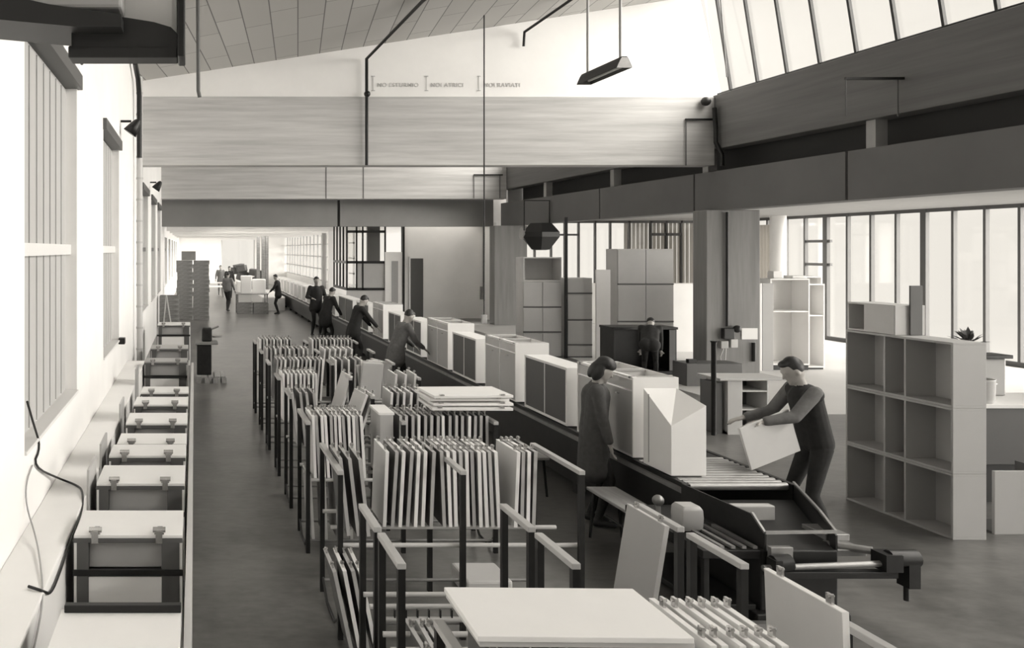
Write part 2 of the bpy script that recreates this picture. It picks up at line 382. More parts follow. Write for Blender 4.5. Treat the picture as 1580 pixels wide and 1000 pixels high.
# ------------------------------------------------------------------ pipes, cords, lamps
def P(x, y, Y): return Vector(((x-300)*Y/F, Y, CH-(y-385)*Y/F))
def WP(x, y, off=.012): Yd = F*(-XL-off)/(300-x); return Vector((XL+off, Yd, CH-(y-385)*Yd/F))
def SP(x, y, off=.012):
    q = WP(x, y, off)
    if q.z > .73: return q
    Y = (CH-.735)*F/(y-385); X = (x-300)*Y/F
    if X < -.86: return Vector((X, Y, .735))
    Y = F*.855/(300-x); return Vector((-.855, Y, max(.02, CH-(y-385)*Y/F)))
t = thing('downpipe', 'pale ringed downpipe running down the left white wall beside the near cross beam', 'pipe', (XL+.12, 16.6, 0))
MB().tube([(0, 0, 0), (0, 0, 6.1)], .06, 16).build('pipe', M['cream'], t)
for k in range(14): MB().tube([(0, 0, .3+k*.42), (0, 0, .34+k*.42)], .068, 16).build('pipe_collar', M['grey_lt'], t)
MB().tube([(.0, -.05, 4.5), (.0, -.07, 5.7), (-.01, -.3, 6.0), (-.02, -.75, 6.12), (-.02, -1.0, 6.16)], .05, 12).build('elbow_pipe', M['black_steel'], t)
def smooth(pts, n=2):
    for _ in range(n):
        q = [pts[0]]
        for a, b_ in zip(pts[:-1], pts[1:]): q += [a.lerp(b_, .25), a.lerp(b_, .75)]
        pts = q+[pts[-1]]
    return pts
def spotlight(p, label):
    t = thing('spotlight', label, 'spotlight', p)
    MB().tube([(-.12, 0, .05), (.05, 0, .05)], .02, 8).build('bracket', M['black_steel'], t)
    MB().lathe([(.03, .16), (.06, .12), (.09, .02), (.12, -.1), (.105, -.1)], (.1, 0, 0), 16, 0, Matrix.Rotation(R(35), 4, 'Y')).build('lamp_head', M['black_steel'], t)
    MB().lathe([(.10, -.092), (.09, -.088)], (.1, 0, 0), 16, 0, Matrix.Rotation(R(35), 4, 'Y')).build('lens', M['steel'], t)
spotlight(Vector((XL+.13, 13.6, 4.72)), 'small dark spotlight clamped to the left white wall above the second window')
spotlight(Vector((XL+.13, 22.6, 4.45)), 'tiny dark spotlight on the left wall below the near cross beam')
tag(MB().tube([P(305, -40, 13), P(306, 140, 13), P(308, 150, 13)], .03, 8).build('hanging_rod', M['grey_dk']), 'thin dark rod hanging from the ceiling right of the big dark lamp', 'rod')
tag(MB().tube([Vector((3.72, 18.2, 4.52)), Vector((3.72, 18.2, 6.82)), Vector((4.06, 15, 7.12)), Vector((4.4, 11.5, 7.17))], .035, 8).build('conduit', M['black_steel']), 'dark conduit that drops down the front of the near cross beam, bending from the ceiling', 'conduit')
tag(MB().ball((3.72, 18.14, 6.05), .07).build('junction_box', M['black_steel']), 'round dark junction box on the conduit at the top of the near cross beam', 'junction box')
tag(MB().tube([Vector((7.13, 18.25, 7.1)), Vector((7.13, 18.2, 7.4)), Vector((7.4, 15.6, 7.62)), Vector((7.7, 11, 7.68))], .03, 8).build('conduit', M['black_steel']), 'short dark conduit slanting along the ceiling left of the hanging trough lamp', 'conduit')
t = thing('pull_cord', 'long thin vertical cord hanging from the ceiling with a switch at its end', 'cord', P(747, 490, 17))
MB().tube([(0, 0, 0), (0, 0, 6.1)], .014, 6).build('cord', M['black_steel'], t)
B(-.05, .05, -.03, .03, -.12, .06).build('switch', M['steel'], t, .01)
t = thing('switch_box', 'small grey switch box on the right edge of the white partition', 'switch', (11.3, 32.9, 1.0))
# (sits on the partition)
B(-.12, .06, 0, .1, -.25, .25).build('box', M['steel'], t, .01); MB().tube([(0, .05, .25), (0, .05, 2.6)], .02, 6).build('cable', M['grey_dk'], t)
# cables on the left wall
tag(MB().tube(smooth([SP(*p) for p in ((42, 620), (52, 655), (63, 690), (50, 720), (90, 738), (122, 750), (128, 760), (127, 790), (108, 835), (92, 885), (78, 918), (66, 912), (44, 905))]), .009, 8).build('wall_cable', M['black_steel']), 'thick dark cable looping across the left white wall under the near window', 'cable')
tag(MB().tube(smooth([SP(*p) for p in ((50, 718), (40, 745), (40, 780), (56, 830), (64, 880), (66, 930), (58, 975), (50, 1010))]), .006, 6).build('wall_cable', M['grey']), 'thin pale cable hanging down the left wall to the floor at the lower left', 'cable')
tag(B(0, .1, 0, .16, 0, .1).build('wall_bracket', M['black_steel'], None, .01, (XL, 13.3, 1.2)), 'small dark bracket on the left wall at the far end of the second window sill', 'bracket')
# trough lamps
def trough(name, label, cat, loc, L, w, h, rotz=0):
    t = thing(name, label, cat, loc, rotz)
    s = MB(); pr = [(-w/2, 0), (-w*.28, h*.72), (-w*.16, h), (w*.16, h), (w*.28, h*.72), (w/2, 0)]
    for i in range(5):
        a, b_ = pr[i], pr[i+1]
        s.prism([(a[0], 0, a[1]), (b_[0], 0, b_[1]), (b_[0], 0, b_[1]+.012), (a[0], 0, a[1]+.012)], (0, L, 0))
    s.build('reflector', M['black_steel'], t)
    e = MB()
    for yy in (0, L-.012): e.prism([(p[0], yy, p[1]) for p in pr], (0, .012, 0))
    e.build('end_cap', M['steel'], t)
    for sx in (-.25, .25): MB().tube([(sx*w, .05, h*.35), (sx*w, L-.05, h*.35)], .018, 10).build('lamp_tube', M['white'], t)
    return t
t = trough('trough_lamp', 'dark hanging trough lamp on two rods high in front of the white gable', 'lamp', (6.1, 11.95, 5.28), 1.25, .22, .15)
for yy in (.12, 1.12): MB().tube([(0, yy, .15), (0, yy, 2.1)], .02, 8).build('hanging_rod', M['grey'], t)
# foreground lamp hanging top left
t = thing('foreground_lamp', 'big dark lamp shade hanging close to the camera in the top left corner', 'lamp', (-.2, 2.5, 3.27))
s = MB(); s.box(-.175, .15, 0, .09, .0, .035); s.box(-.165, -.155, 0, .2, .02, .1)
s.build('shade_base', M['black'], t, .004)
s = MB(); pr = [(-.165, .09)]+[(-.165+.33*i/10, .115-.055*max(0, (i-4)/6)**2.2) for i in range(11)]+[(.17, .0), (.17, .03)]
s.prism([(-.165, .0, .03), (.155, 0, .03), (.155, 0, .065), (.13, 0, .09), (.08, 0, .105), (0, 0, .118), (-.06, 0, .125), (-.165, 0, .11)], (0, .04, 0)); s.build('shade_side', M['black'], t)
s = MB(); s.box(-.06, .152, .05, .15, .04, .30); s.build('reflector', M['white'], t, .02)
s = MB(); s.box(.15, .172, -.02, .12, -.0, .30); s.build('end_frame', M['black_steel'], t, .004)
t = thing('foreground_lamp', 'second dark lamp shade cropped by the top left corner, beside the wall window', 'lamp', (-.40, 2.42, 3.37))
s = MB(); s.prism([(-.26, 0, .0), (.06, 0, -.03), (.19, 0, -.03), (.19, 0, .005), (-.02, 0, .035), (-.26, 0, .09)], (0, .25, 0)); s.build('shade_side', M['black'], t)
B(-.2, .19, .02, .22, .03, .12).build('reflector', M['grey'], t, .01)
MB().tube([(-.1, .1, .1), (-.1, .1, 2.9)], .01, 6).build('hanging_rod', M['black_steel'], t)
# wire brackets on the beams
def wire_bracket(x0, x1, y, z, drop, label):
    t = thing('wire_bracket', label, 'bracket', (x0, y, z))
    B(0, x1-x0, -.02, .02, -.02, .02).build('top_bar', M['black_steel'], t)
    for x in (.01, (x1-x0)*.9): MB().tube([(x, 0, 0), (x, 0, -drop)], .012, 6).build('drop_rod', M['grey_dk'], t)
    return t
wire_bracket(10.65, 11.55, 18.27, 5.52, 1.0, 'thin dark wire bracket at the right end of the near cross beam')
wire_bracket(10.35, 11.28, 13.4, 5.42, .6, 'thin dark wire bracket sticking out of the long dark upper beam at the right')
wire_bracket(10.1, 11.15, 30.47, 5.4, .85, 'small far wire bracket at the right end of the second cross beam')
tag(MB().ball((11.05, 18.2, 5.9), .1).build('alarm_bell', M['black']), 'round black bell where the near cross beam meets the long beam', 'bell')
tag(MB().tube([(11.2, 18.15, 5.75), (11.2, 18.1, 5.3), (11.2, 18.1, 5.0), (11.33, 18.1, 4.75), (11.33, 18.1, 4.5)], .045, 8).build('cable_pipe', M['black_steel']), 'dark bent pipe running down the corner below the round bell', 'pipe')
tag(MB().tube([(10.97, 17.6, 8.2), (11.12, 17.6, 6.3)], .012, 6).build('stay_wire', M['grey_dk']), 'thin stay wire beside the first skylight bar above the bell', 'wire')
# unit heater
t = thing('unit_heater', 'dark faceted hanging heater under the lower long beam', 'heater', (11.08, 26.9, 3.1))
t.location.x = 11.05
MB().lathe([(.18, -.42), (.3, -.40), (.62, .0), (.62, .15), (.36, .44), (.12, .44)], (0, 0, 0), 6, 0, Matrix.Rotation(R(12), 4, 'Z')).build('hood', M['black'], t)
for p in t.children[0].data.polygons: p.use_smooth = False
MB().tube([(-.35, 0, .1), (-.62, 0, .12)], [.12, .2], 10).build('outlet', M['grey'], t)
s = MB(); s.tube([(-.6, -.2, .2), (-.6, -.2, 1.15), (.2, -.2, 1.15), (.2, -.2, .2)], .02, 6); s.build('hanger_frame', M['black_steel'], t)

# ------------------------------------------------------------------ left row of open cabinets
def row_unit(label, yf, yb, top=.8, xl=-.80, xr=-.06, style=0, mw='white', group=None):
    D = yb-yf; Wd = xr-xl
    t = thing('open_base_cabinet', label, 'cabinet', (xl, yf, 0), 0, group)
    s = MB()
    s.box(0, Wd, 0, D, top-.02, top); s.box(0, .02, 0, D, .1, top-.02); s.box(Wd-.02, Wd, 0, D, .1, top-.02); s.box(.02, Wd-.02, 0, D, .1, .12); s.box(0, Wd, .03, D-.01, 0, .1)
    s.build('carcass', M[mw], t, .002)
    B(.02, Wd-.02, D-.03, D-.02, .12, top-.02).build('back_panel', M['grey_lt'], t)
    f = MB(); f.box(.02, .1, -.004, .02, .12, top-.04); f.box(Wd-.14, Wd-.02, -.004, .02, .12, top-.04); f.box(.0, Wd, -.006, .02, top-.05, top-.02)
    f.build('front_frame', M['grey_dk'], t, .002)
    B(.0, Wd, -.012, .02, top-.27, top-.23).build('drawer_rail', M['black_steel'], t, .002)
    B(.1, Wd-.14, .05, .07, top-.23, top-.05).build('drawer_back', M['grey'], t)
    B(.1, Wd-.14, .004, .018, .13, top-.28).build('lit_inner_panel', M['white'], t)  # pale inner panel, whitened and set forward to look lit
    B(-.012, -.001, .02, D, .1, top-.05).build('side_strip', M['black_steel'], t)
    for x in (.12, Wd-.18):
        h = MB(); h.box(x-.01, x+.055, .01, .10, top, top+.018); h.tube([(x-.02, .02, top+.03), (x+.065, .02, top+.03)], .02, 8); h.box(x, x+.045, -.02, .03, top-.05, top+.03)
        h.build('hinge', M['chrome'], t)
        B(x+.008, x+.042, .10, .125, top, top+.02).build('hinge_plate', M['steel'], t)
    return t
MB_A = row_unit('nearest open white cabinet in the row along the left wall, small print on top', 3.8, 4.45, .8, -.70, -.07)
lettering('TIPO\nBASE 80', .47, .802, .035, .08, 'stencil', 'print', (0, 0, 0), MB_A)
B(.02, .63, .60, .645, .80, .84).build('rear_rail', M['black_steel'], MB_A, .004)
row = [(5.66, 6.2, 'second from the camera, deep front'), (6.84, 7.42, 'third from the camera'), (7.68, 8.12, 'fourth from the camera'), (8.32, 8.8, 'fifth from the camera'),
       (9.2, 9.8, 'sixth from the camera'), (10.2, 10.75, 'seventh from the camera'), (11.3, 11.8, 'eighth from the camera')]
for i, (a, b_, d) in enumerate(row):
    x0 = -.81+.015*i
    row_unit('open white cabinet in the row along the left wall, ' + d, a, b_, .8+.02*((i*7) % 3-1), x0, -.08, group='open cabinets along the left wall')
    if i in (0, 1): pass
row_unit('dark framed open cabinet in the left row with pale inside, past the downpipe', 14.1, 14.6, .82, -.84, -.12, mw='grey', group='open cabinets along the left wall')
row_unit('low grey cabinet in the left row behind the dark framed one', 16.2, 16.8, .8, -.84, -.12, mw='grey_lt', group='open cabinets along the left wall')
row_unit('farthest open cabinet of the left row, pale frame around a dark rimmed opening', 19.6, 20.3, .95, -.86, -.1, group='open cabinets along the left wall')
tag(B(0, .04, 0, 11.0, 0, .74).build('kerb_guard', M['cream'], None, .005, (-.055, 3.6, 0)), 'long pale guard board on the floor beside the left cabinet row', 'board')
for i, (y, z) in enumerate(((7.1, .82), (8.0, .8), (10.0, .8), (12.6, .0))):
    tag(B(0, .02, 0, .5, 0, .95 if z < .1 else .92).build('loose_panel', M['grey_lt'] if i % 2 else M['cream'], None, .003, (-.868, y-.3, 0)), ['pale panel standing at the wall beside the third left cabinet', 'grey panel standing at the wall beside the fourth left cabinet', 'pale panel standing at the wall beside the sixth left cabinet', 'tall grey panel standing at the wall past the eighth left cabinet'][i], 'panel')

# pedestal machine on a pallet
def pallet(loc, w, d, label, n=5):
    t = thing('wooden_pallet', label, 'pallet', loc)
    s = MB()
    for k in range(n): s.box(k*w/n+.01, (k+1)*w/n-.02, 0, d, .11, .135)
    s.build('deck_boards', M['wood'], t)
    for k in range(4):
        B(k*(w-.1)/3, k*(w-.1)/3+.1, 0, d, 0, .11).build('block', M['wood'], t)
    return t
pallet((0.03, 17.0, 0), .62, .8, 'wooden pallet on the floor at the end of the left cabinet row')
t = thing('bench_machine', 'dark pedestal machine standing on the wooden pallet by the left row', 'machine', (.2, 17.4, .136))
B(-.15, .15, -.2, .2, 0, .62).build('pedestal', M['black_steel'], t, .02); B(-.18, .28, -.25, .25, .62, .67).build('table', M['steel'], t, .01)
B(-.05, .16, -.1, .15, .67, .95).build('head', M['black_steel'], t, .03); MB().tube([(.1, 0, .9), (.3, 0, .98)], .02, 8).build('handle', M['steel'], t)
MB().lathe([(.1, 0), (.1, .03)], (.27, 0, .75), 14, 0).build('hand_wheel', M['steel'], t)
# crate stacks
def crate_proto(w=.62, d=.6, h=.15, m='wood_dk', label='', group=''):
    t = thing('wooden_crate', label, 'crate', (0, 0, 0), 0, group)
    s = MB(); s.box(0, w, 0, .02, .004, h-.004); s.box(0, w, d-.02, d, .004, h-.004); s.box(0, .02, 0, d, .004, h-.004); s.box(w-.02, w, 0, d, .004, h-.004); s.box(.02, w-.02, .02, d-.02, .004, .02); s.box(.1, w-.1, -.01, 0, h*.4, h*.55)
    s.build('crate_body', M[m], t)
    s = MB(); s.box(0, .08, -.012, 0, 0, h); s.box(w-.08, w, -.012, 0, 0, h); s.build('corner_batten', M['wood_dk'], t)
    return t
cp = crate_proto(label='dark slatted crate in the right column of the tall stack at the left wall', group='crates in the tall stack')
cp.location = (-.05, 32.3, 0)
for k in range(15):
    for c in range(2):
        if k == 0 and c == 0: continue
        dup(cp, (-.05-.63*c+random.uniform(-.02, .02), 32.3, k*.152+.0005), label='dark slatted crate in the %s column of the tall stack at the left wall' % ('right', 'left')[c], group='crates in the tall stack, %s column' % ('right', 'left')[c])
cp['group'] = 'crates in the tall stack, right column'
for k in range(8): dup(cp, (-1.12, 27.0+.01*(k % 2), k*.152+.0005), label='slatted crate in the low stack in front of the tall crate stack', group='crates in the low stack')
tag(B(0, .55, 0, .4, 0, .35).build('cardboard_box', M['cardboard'], None, .01, (-.5, 32.4, 2.285)), 'pale box on top of the tall crate stack', 'box')
# ladder-like trolley by the stack
t = thing('sack_trolley', 'pale A-shaped trolley frame leaning in front of the crate stacks', 'trolley', (-.95, 24.6, 0))
MB().tube([(0, 0, 0), (.12, .3, 1.35)], .02, 8).build('frame_tube', M['cream'], t); MB().tube([(.35, 0, 0), (.12, .3, 1.35)], .02, 8).build('frame_tube', M['cream'], t)
MB().tube([(.04, .1, .45), (.28, .1, .45)], .018, 8).build('cross_tube', M['cream'], t)

# ------------------------------------------------------------------ door racks in the middle
RX = (1.01, 1.86, 2.68)
def rack(y0, y1, label, h=1.14, zs=.64, feet=True, mids=True, pins=False):
    t = thing('door_rack', label, 'rack', (RX[0], y0, 0), 0, None)
    L = y1-y0; r = .018
    for i, x in enumerate(RX):
        if i == 1 and not mids: continue
        X = x-RX[0]
        for yy in (0, L): MB().box(X-r, X+r, yy-r, yy+r, .0, h).build('upright', M['black_steel'], t)
        B(X-r-.004, X+r+.004, -r, L+r, h, h+.03).build('top_bar', M['grey_lt'], t, .004)  # steel bar coloured pale to stand in for its highlight
    for yy in (.03, L*.5, L-.03):
        MB().tube([(0, yy, zs), (RX[2]-RX[0], yy, zs)], .016, 8).build('shelf_rail', M['cream'], t)
    for yy in (.03, L-.03): MB().tube([(0, yy, .1), (RX[2]-RX[0], yy, .1)], .014, 8).build('lower_rail', M['steel'], t)
    if pins:
        n = 26
        for k in range(n):
            X = .04+(RX[2]-RX[0]-.08)*k/(n-1); B(X-.004, X+.004, .02, .04, zs+.012, zs+.055).build('divider_pin', M['black_steel'], t)
    if feet:
        for X in (.0, RX[2]-RX[0]):
            MB().tube([(X, .04, .12), (X, L*.3, .015), (X, L*.7, .015), (X, L-.04, .12)], .012, 6).build('foot_loop', M['black_steel'], t)
    return t
DH, DD = .55, .43
def door_proto(facem, name='cabinet_door'):
    em = {'white': 'white', 'cream': 'white', 'grey_lt': 'white', 'grey': 'cream', 'grey_dk': 'grey_lt'}[facem]
    t = thing(name, 'x', 'door panel', (0, 0, 0))
    pn = MB().box(-.011, .011, 0, DD, 0, DH).build('panel', [M[facem]], t, .002)
    s = MB(); s.box(-.0125, .0125, -.001, DD+.001, DH-.002, DH+.002); s.box(-.0125, .0125, -.002, .002, .0, DH); s.build('edge_band', M[em], t)
    for yy in (.06, DD-.1):
        s = MB(); s.box(-.006, .006, yy, yy+.03, DH, DH+.04); s.tube([(-.012, yy+.015, DH+.03), (.014, yy+.015, DH+.03)], .009, 6); s.build('hinge', M['chrome'], pn)
    return t
protos = {}
def put_door(kind, x, y, z, tilt=0, rz=0, label='', group='', sc=1):
    rot = (0, tilt, rz)
    if kind not in protos:
        protos[kind] = door_proto(kind); p = protos[kind]; p.location = (x, y, z); p.rotation_euler = rot; p['label'] = label; p['group'] = group
    else: p = dup(protos[kind], (x, y, z), rot=rot, label=label, group=group)
    if sc != 1: p.scale = (1, sc, sc)
    return p
def fill(y, z, x0, x1, n, kinds, label, tilt=0, jit=.01, sc=1):
    for k in range(n):
        x = x0+(x1-x0)*(k/(n-1) if n > 1 else 0)
        put_door(kinds[k % len(kinds)], x, y+random.uniform(-jit, jit), z, tilt+random.uniform(-.016, .016), random.uniform(-.02, .02), label, label+' set', sc)
ZS = .658
rack(3.05, 3.47, 'nearest steel door rack at the bottom edge of the photo', pins=True)
rack(4.12, 4.54, 'steel door rack just behind the big white tabletop panel', pins=True)
rack(4.66, 5.06, 'empty steel door rack third from the camera, grey panel at its right end', pins=True)
rack(5.84, 6.66, 'long steel door rack fully loaded with doors, fourth from the camera')
rack(7.5, 8.1, 'steel door rack fifth from the camera, flat white panels lying on top')
rack(8.8, 9.3, 'steel door rack sixth from the camera')
rack(10.05, 10.45, 'steel door rack seventh from the camera, row of pale doors at its left end')
rack(11.35, 11.75, 'steel door rack eighth from the camera')
rack(12.6, 13.0, 'second farthest steel door rack in the middle aisle', feet=False)
rack(13.9, 14.3, 'farthest steel door rack in the middle aisle', feet=False)
# nearest racks
fill(3.17, ZS, 1.95, 2.22, 6, ['white', 'cream'], 'pale cabinet door standing right of the big white panel in the nearest rack', jit=.004)
fill(3.1, ZS-.05, 1.15, 1.85, 6, ['grey_dk', 'grey'], 'dark cabinet door standing under the big white panel in the nearest rack', jit=.004)
t = thing('tabletop_panel', 'big white panel lying flat across the nearest door rack', 'panel', (1.06, 3.15, 1.232), -.02); B(0, .80, 0, .46, 0, .022).build('board', M['white'], t, .003)
t = thing('tabletop_panel', 'second white panel lying flat directly under the big white panel', 'panel', (1.07, 3.16, 1.208), -.015); B(0, .80, 0, .45, 0, .022).build('board', M['cream'], t, .003)
put_door('grey', 2.52, 4.64, ZS, .16, 0, 'grey door leaning at the right end of the third rack, hinges up', 'x', .95); 
put_door('cream', 2.62, 3.36, ZS, -.04, 0, 'pale door with two hinges standing at the right end of the nearest rack', 'x', 1.08)
fill(4.2, .12, 1.1, 1.2, 3, ['grey_dk', 'grey'], 'dark door on the lower rails of the rack behind the white panel', tilt=.12)
# rack 4
fill(6.0, ZS, 1.1, 1.24, 3, ['grey_dk'], 'dark door leaning in the left bay of the loaded fourth rack', tilt=-.1)
fill(6.2, ZS, 1.40, 1.74, 7, ['cream', 'grey_dk', 'cream', 'grey_dk', 'grey_lt'], 'cabinet door standing in the middle of the loaded fourth rack', tilt=.05)
fill(6.2, ZS, 1.84, 2.24, 10, ['grey_dk', 'grey_lt', 'cream', 'grey', 'cream'], 'cabinet door in the long white edged row right of the fourth rack middle post', tilt=-.03)
fill(6.2, ZS, 2.36, 2.5, 4, ['cream', 'grey_dk'], 'cabinet door in the short group at the right end of the fourth rack', tilt=.03)
fill(5.5, .06, 1.03, 1.19, 4, ['grey_dk', 'grey_lt'], 'door leaning low at the left foot of the loaded fourth rack', tilt=-.2)
tag(B(0, .36, 0, .4, 0, .14).build('white_parcel', M['cream'], None, .02, (2.1, 6.5, .0)), 'pale parcel on the floor between the fourth and fifth racks', 'parcel')
# rack 5
fill(7.52, ZS, 1.08, 1.52, 12, ['cream', 'grey_dk', 'grey_lt'], 'pale patterned door in the left bay of the fifth rack', tilt=-.05)
t = thing('small_cabinet', 'narrow pale cabinet box standing in the middle bay of the fifth rack', 'cabinet', (1.66, 7.54, ZS)); B(0, .12, 0, .4, 0, .56).build('carcass', M['grey_lt'], t, .004); B(-.01, .13, 0, .4, .56, .58).build('top', M['white'], t)
fill(7.54, ZS, 1.84, 2.62, 15, ['grey_dk', 'grey', 'grey_dk', 'cream'], 'dark door in the right bay of the fifth rack under the flat white panels', tilt=.0)
for k in range(4):
    t = thing('lying_cabinet_door', ['lowest', 'second', 'third', 'topmost'][k]+' white panel of the flat stack on the fifth rack', 'panel', (2.12+.02*(k % 2), 7.52+.03*(k % 3), 1.262+.036*k), .02*(k-1)); B(0, .72, 0, .5, 0, .024).build('board', M['white'], t, .003)
    for xx in (.05, .6): B(xx, xx+.04, -.012, .02, .024, .034).build('hinge', M['chrome'], t)
fill(7.5, .12, 1.06, 1.4, 4, ['grey', 'grey_dk'], 'door on the lower rails at the left of the fifth rack', tilt=-.05)
# rack 6
put_door('cream', 1.62, 8.8, ZS, .35, .1, 'pale door leaning steeply in the middle of the sixth rack', 'x', 1); put_door('grey_lt', 1.70, 8.8, ZS, .33, .1, 'light grey door leaning behind the pale one in the sixth rack', 'y', 1)
fill(8.75, ZS, 2.02, 2.36, 6, ['grey_lt', 'grey_dk', 'cream'], 'door in the upright group right of the middle of the sixth rack', tilt=.06)
fill(8.75, .12, 1.9, 2.5, 8, ['grey_dk', 'grey'], 'door on the lower rails of the sixth rack', tilt=0)
fill(8.75, ZS, 1.08, 1.3, 4, ['grey', 'grey_dk'], 'dark door at the left end of the sixth rack', tilt=-.1)
# rack 7
fill(10.05, ZS, 1.07, 1.46, 9, ['white', 'grey_lt'], 'white edged door in the left bay of the seventh rack', tilt=0)
put_door('cream', 1.72, 10.05, ZS, .3, .1, 'pale door leaning alone in the middle of the seventh rack', 'z', 1)
fill(10.05, ZS, 2.36, 2.6, 3, ['grey_lt', 'cream'], 'pale door at the right end of the seventh rack', tilt=.08)
# racks 8..10
fill(11.35, ZS, 1.08, 1.7, 12, ['grey_dk', 'grey', 'cream'], 'door in the left bay of the eighth rack', tilt=.08)
fill(11.35, ZS, 1.9, 2.25, 5, ['cream', 'grey_dk'], 'door in the right bay of the eighth rack', tilt=.0)
fill(12.6, ZS, 1.08, 1.7, 10, ['grey', 'grey_dk', 'cream'], 'door in the left bay of the second farthest rack', tilt=0)
fill(12.6, ZS, 1.9, 2.3, 6, ['cream', 'grey_lt'], 'door in the right bay of the second farthest rack', tilt=.1)
fill(13.9, ZS, 1.08, 1.6, 10, ['white', 'grey_dk'], 'door in the left bay of the farthest rack', tilt=0)
fill(13.9, ZS, 1.95, 2.6, 12, ['cream', 'grey_dk'], 'door in the right bay of the farthest rack', tilt=0)
t = thing('wrapped_bundle', 'crumpled pale bundle on the right end of the eighth rack', 'bundle', (2.4, 11.35, ZS+.02))
s = MB()
for k in range(7): s.box(-.15, .15, -.02, .02, 0, .5, 0, Matrix.Translation((.02*k-.05, .05*k, 0)) @ Euler((random.uniform(-.15, .15), random.uniform(-.25, .25), random.uniform(-.6, .6))).to_matrix().to_4x4())
s.build('wrapping', M['cream'], t, .01)

# ------------------------------------------------------------------ conveyor and the cabinets on it
CX0, CX1, CZ = 4.2, 5.15, .70
t = thing('roller_conveyor', 'long dark roller conveyor carrying the white cabinets down the hall', 'conveyor', (CX0, 7.2, 0))
LC = 38.0
s = MB(); s.box(0, .04, 0, LC, .12, CZ-.01); s.box(CX1-CX0-.04, CX1-CX0, 0, LC, .12, CZ-.01); s.build('side_panel', M['black_steel'], t)
B(.04, CX1-CX0-.04, 1.0, LC, CZ-.06, CZ-.02).build('belt', M['rubber'], t)
for k in range(12): MB().tube([(.05, .06+k*.08, CZ-.04), (CX1-CX0-.05, .06+k*.08, CZ-.04)], .033, 12).build('roller', M['steel'], t)
s = MB(); 
for k in range(20): s.box(.02, .12, .1+k*2, .2+k*2, 0, .12); s.box(CX1-CX0-.12, CX1-CX0-.02, .1+k*2, .2+k*2, 0, .12)
s.build('foot_blocks', M['black'], t)
s = MB(); s.box(-.03, .0, 0, LC, CZ-.09, CZ-.05); s.build('guide_rail', M['steel'], t)
gi = [0]
def base_unit(y0, y1, label, H_=.77, D=.44, sx=0):
    L = y1-y0; t = thing('base_cabinet', label, 'cabinet', (CX0+.01+sx, y0, CZ), 0)
    s = MB()
    s.box(0, D, 0, .018, 0, H_); s.box(0, D, L-.018, L, 0, H_); s.box(0, D, L/2-.009, L/2+.009, 0, H_); s.box(0, D, .018, L-.018, .0, .018); s.box(D-.012, D, .018, L-.018, .018, H_)
    s.build('carcass', M['white'], t, .002)
    for a, b_ in ((.022, L/2-.012), (L/2+.012, L-.022)):
        dd = B(.006, .02, a, b_, .02, H_-.14).build('door', M['grey_lt'], t, .002)
        B(-.004, .006, (a+b_)/2-.03, (a+b_)/2+.03, H_-.2, H_-.19).build('handle', M['chrome'], dd)
        B(.006, .02, a, b_, H_-.125, H_-.03).build('drawer_front', M['cream'], t, .002)
    for yy in (.05, L*.48, L-.08):
        B(.0, D-.015, yy, yy+.035, H_-.02, H_+.002).build('top_rail', M['cream'], t)
    B(.0, .05, .018, L-.018, H_-.018, H_+.002).build('top_rail', M['white'], t)
    return t
def wall_unit(y0, y1, label, H_=.66, D=.30):
    L = y1-y0; t = thing('wall_cabinet', label, 'cabinet', (CX0+.01, y0, CZ), 0)
    s = MB(); w = .03
    s.box(0, D, 0, w, 0, H_); s.box(0, D, L-w, L, 0, H_); s.box(0, D, w, L-w, 0, w); s.box(0, D, w, L-w, H_-w, H_); s.box(D-.01, D, w, L-w, w, H_-w); s.box(0, .02, L/2-.008, L/2+.008, w, H_-w)
    s.build('carcass', M['white'], t, .002)
    for a, b_ in ((w, L/2-.008), (L/2+.008, L-w)): B(.008, .02, a, b_, w, H_-w).build('dark_panel', M['grey_dk'], t)
    return t
base_unit(8.09, 9.27, 'white base cabinet nearest the camera on the conveyor, beside the woman')
wall_unit(9.53, 10.75, 'wall cabinet with two dark panels just behind the woman on the conveyor')
base_unit(11.05, 12.2, 'second white base cabinet on the conveyor, between two dark panelled cabinets')
wall_unit(12.6, 13.75, 'second nearest wall cabinet with dark panels on the conveyor')
base_unit(14.0, 15.25, 'third white base cabinet on the conveyor')
wall_unit(15.65, 16.75, 'third nearest wall cabinet with dark panels on the conveyor')
wall_unit(17.2, 18.3, 'fourth nearest wall cabinet with dark panels on the conveyor')
base_unit(18.8, 19.9, 'fourth white base cabinet on the conveyor, behind the stooping workers')
wall_unit(20.4, 21.9, 'fifth nearest wall cabinet with dark panels on the conveyor')
wall_unit(22.4, 24.6, 'long dark panelled cabinet on the conveyor beside the dark standing man')
y = 25.2; k = 0
while y < 43.5:
    t = thing('wall_cabinet', 'small white cabinet in the far file on the conveyor beyond the dark standing man', 'cabinet', (CX0+.01, y, CZ), 0, 'far cabinets on the conveyor')
    B(0, .45, 0, .95, 0, .6).build('carcass', M['white'], t, .004); B(-.004, .0, .05, .9, .05, .55).build('front', M['grey_lt'], t)
    y += 1.35; k += 1
# wedge hood
t = thing('hood_cabinet', 'white sloping hood cabinet at the near end of the conveyor', 'cabinet', (4.21, 7.44, CZ))
s = MB(); w, l = .31, .46
v = [(0,0,0),(w,0,0),(w,l,0),(0,l,0),(0,0,.44),(w,0,.62),(w,l,.70),(0,l,.70)]
s.add(v, [(0,3,2,1),(0,1,5,4),(1,2,6,5),(2,3,7,6),(3,0,4,7),(4,5,6,7)]); s.build('hood_shell', M['white'], t, .003)
B(-.004, 0, .36, .372, .03, .66).build('seam', M['grey'], t)

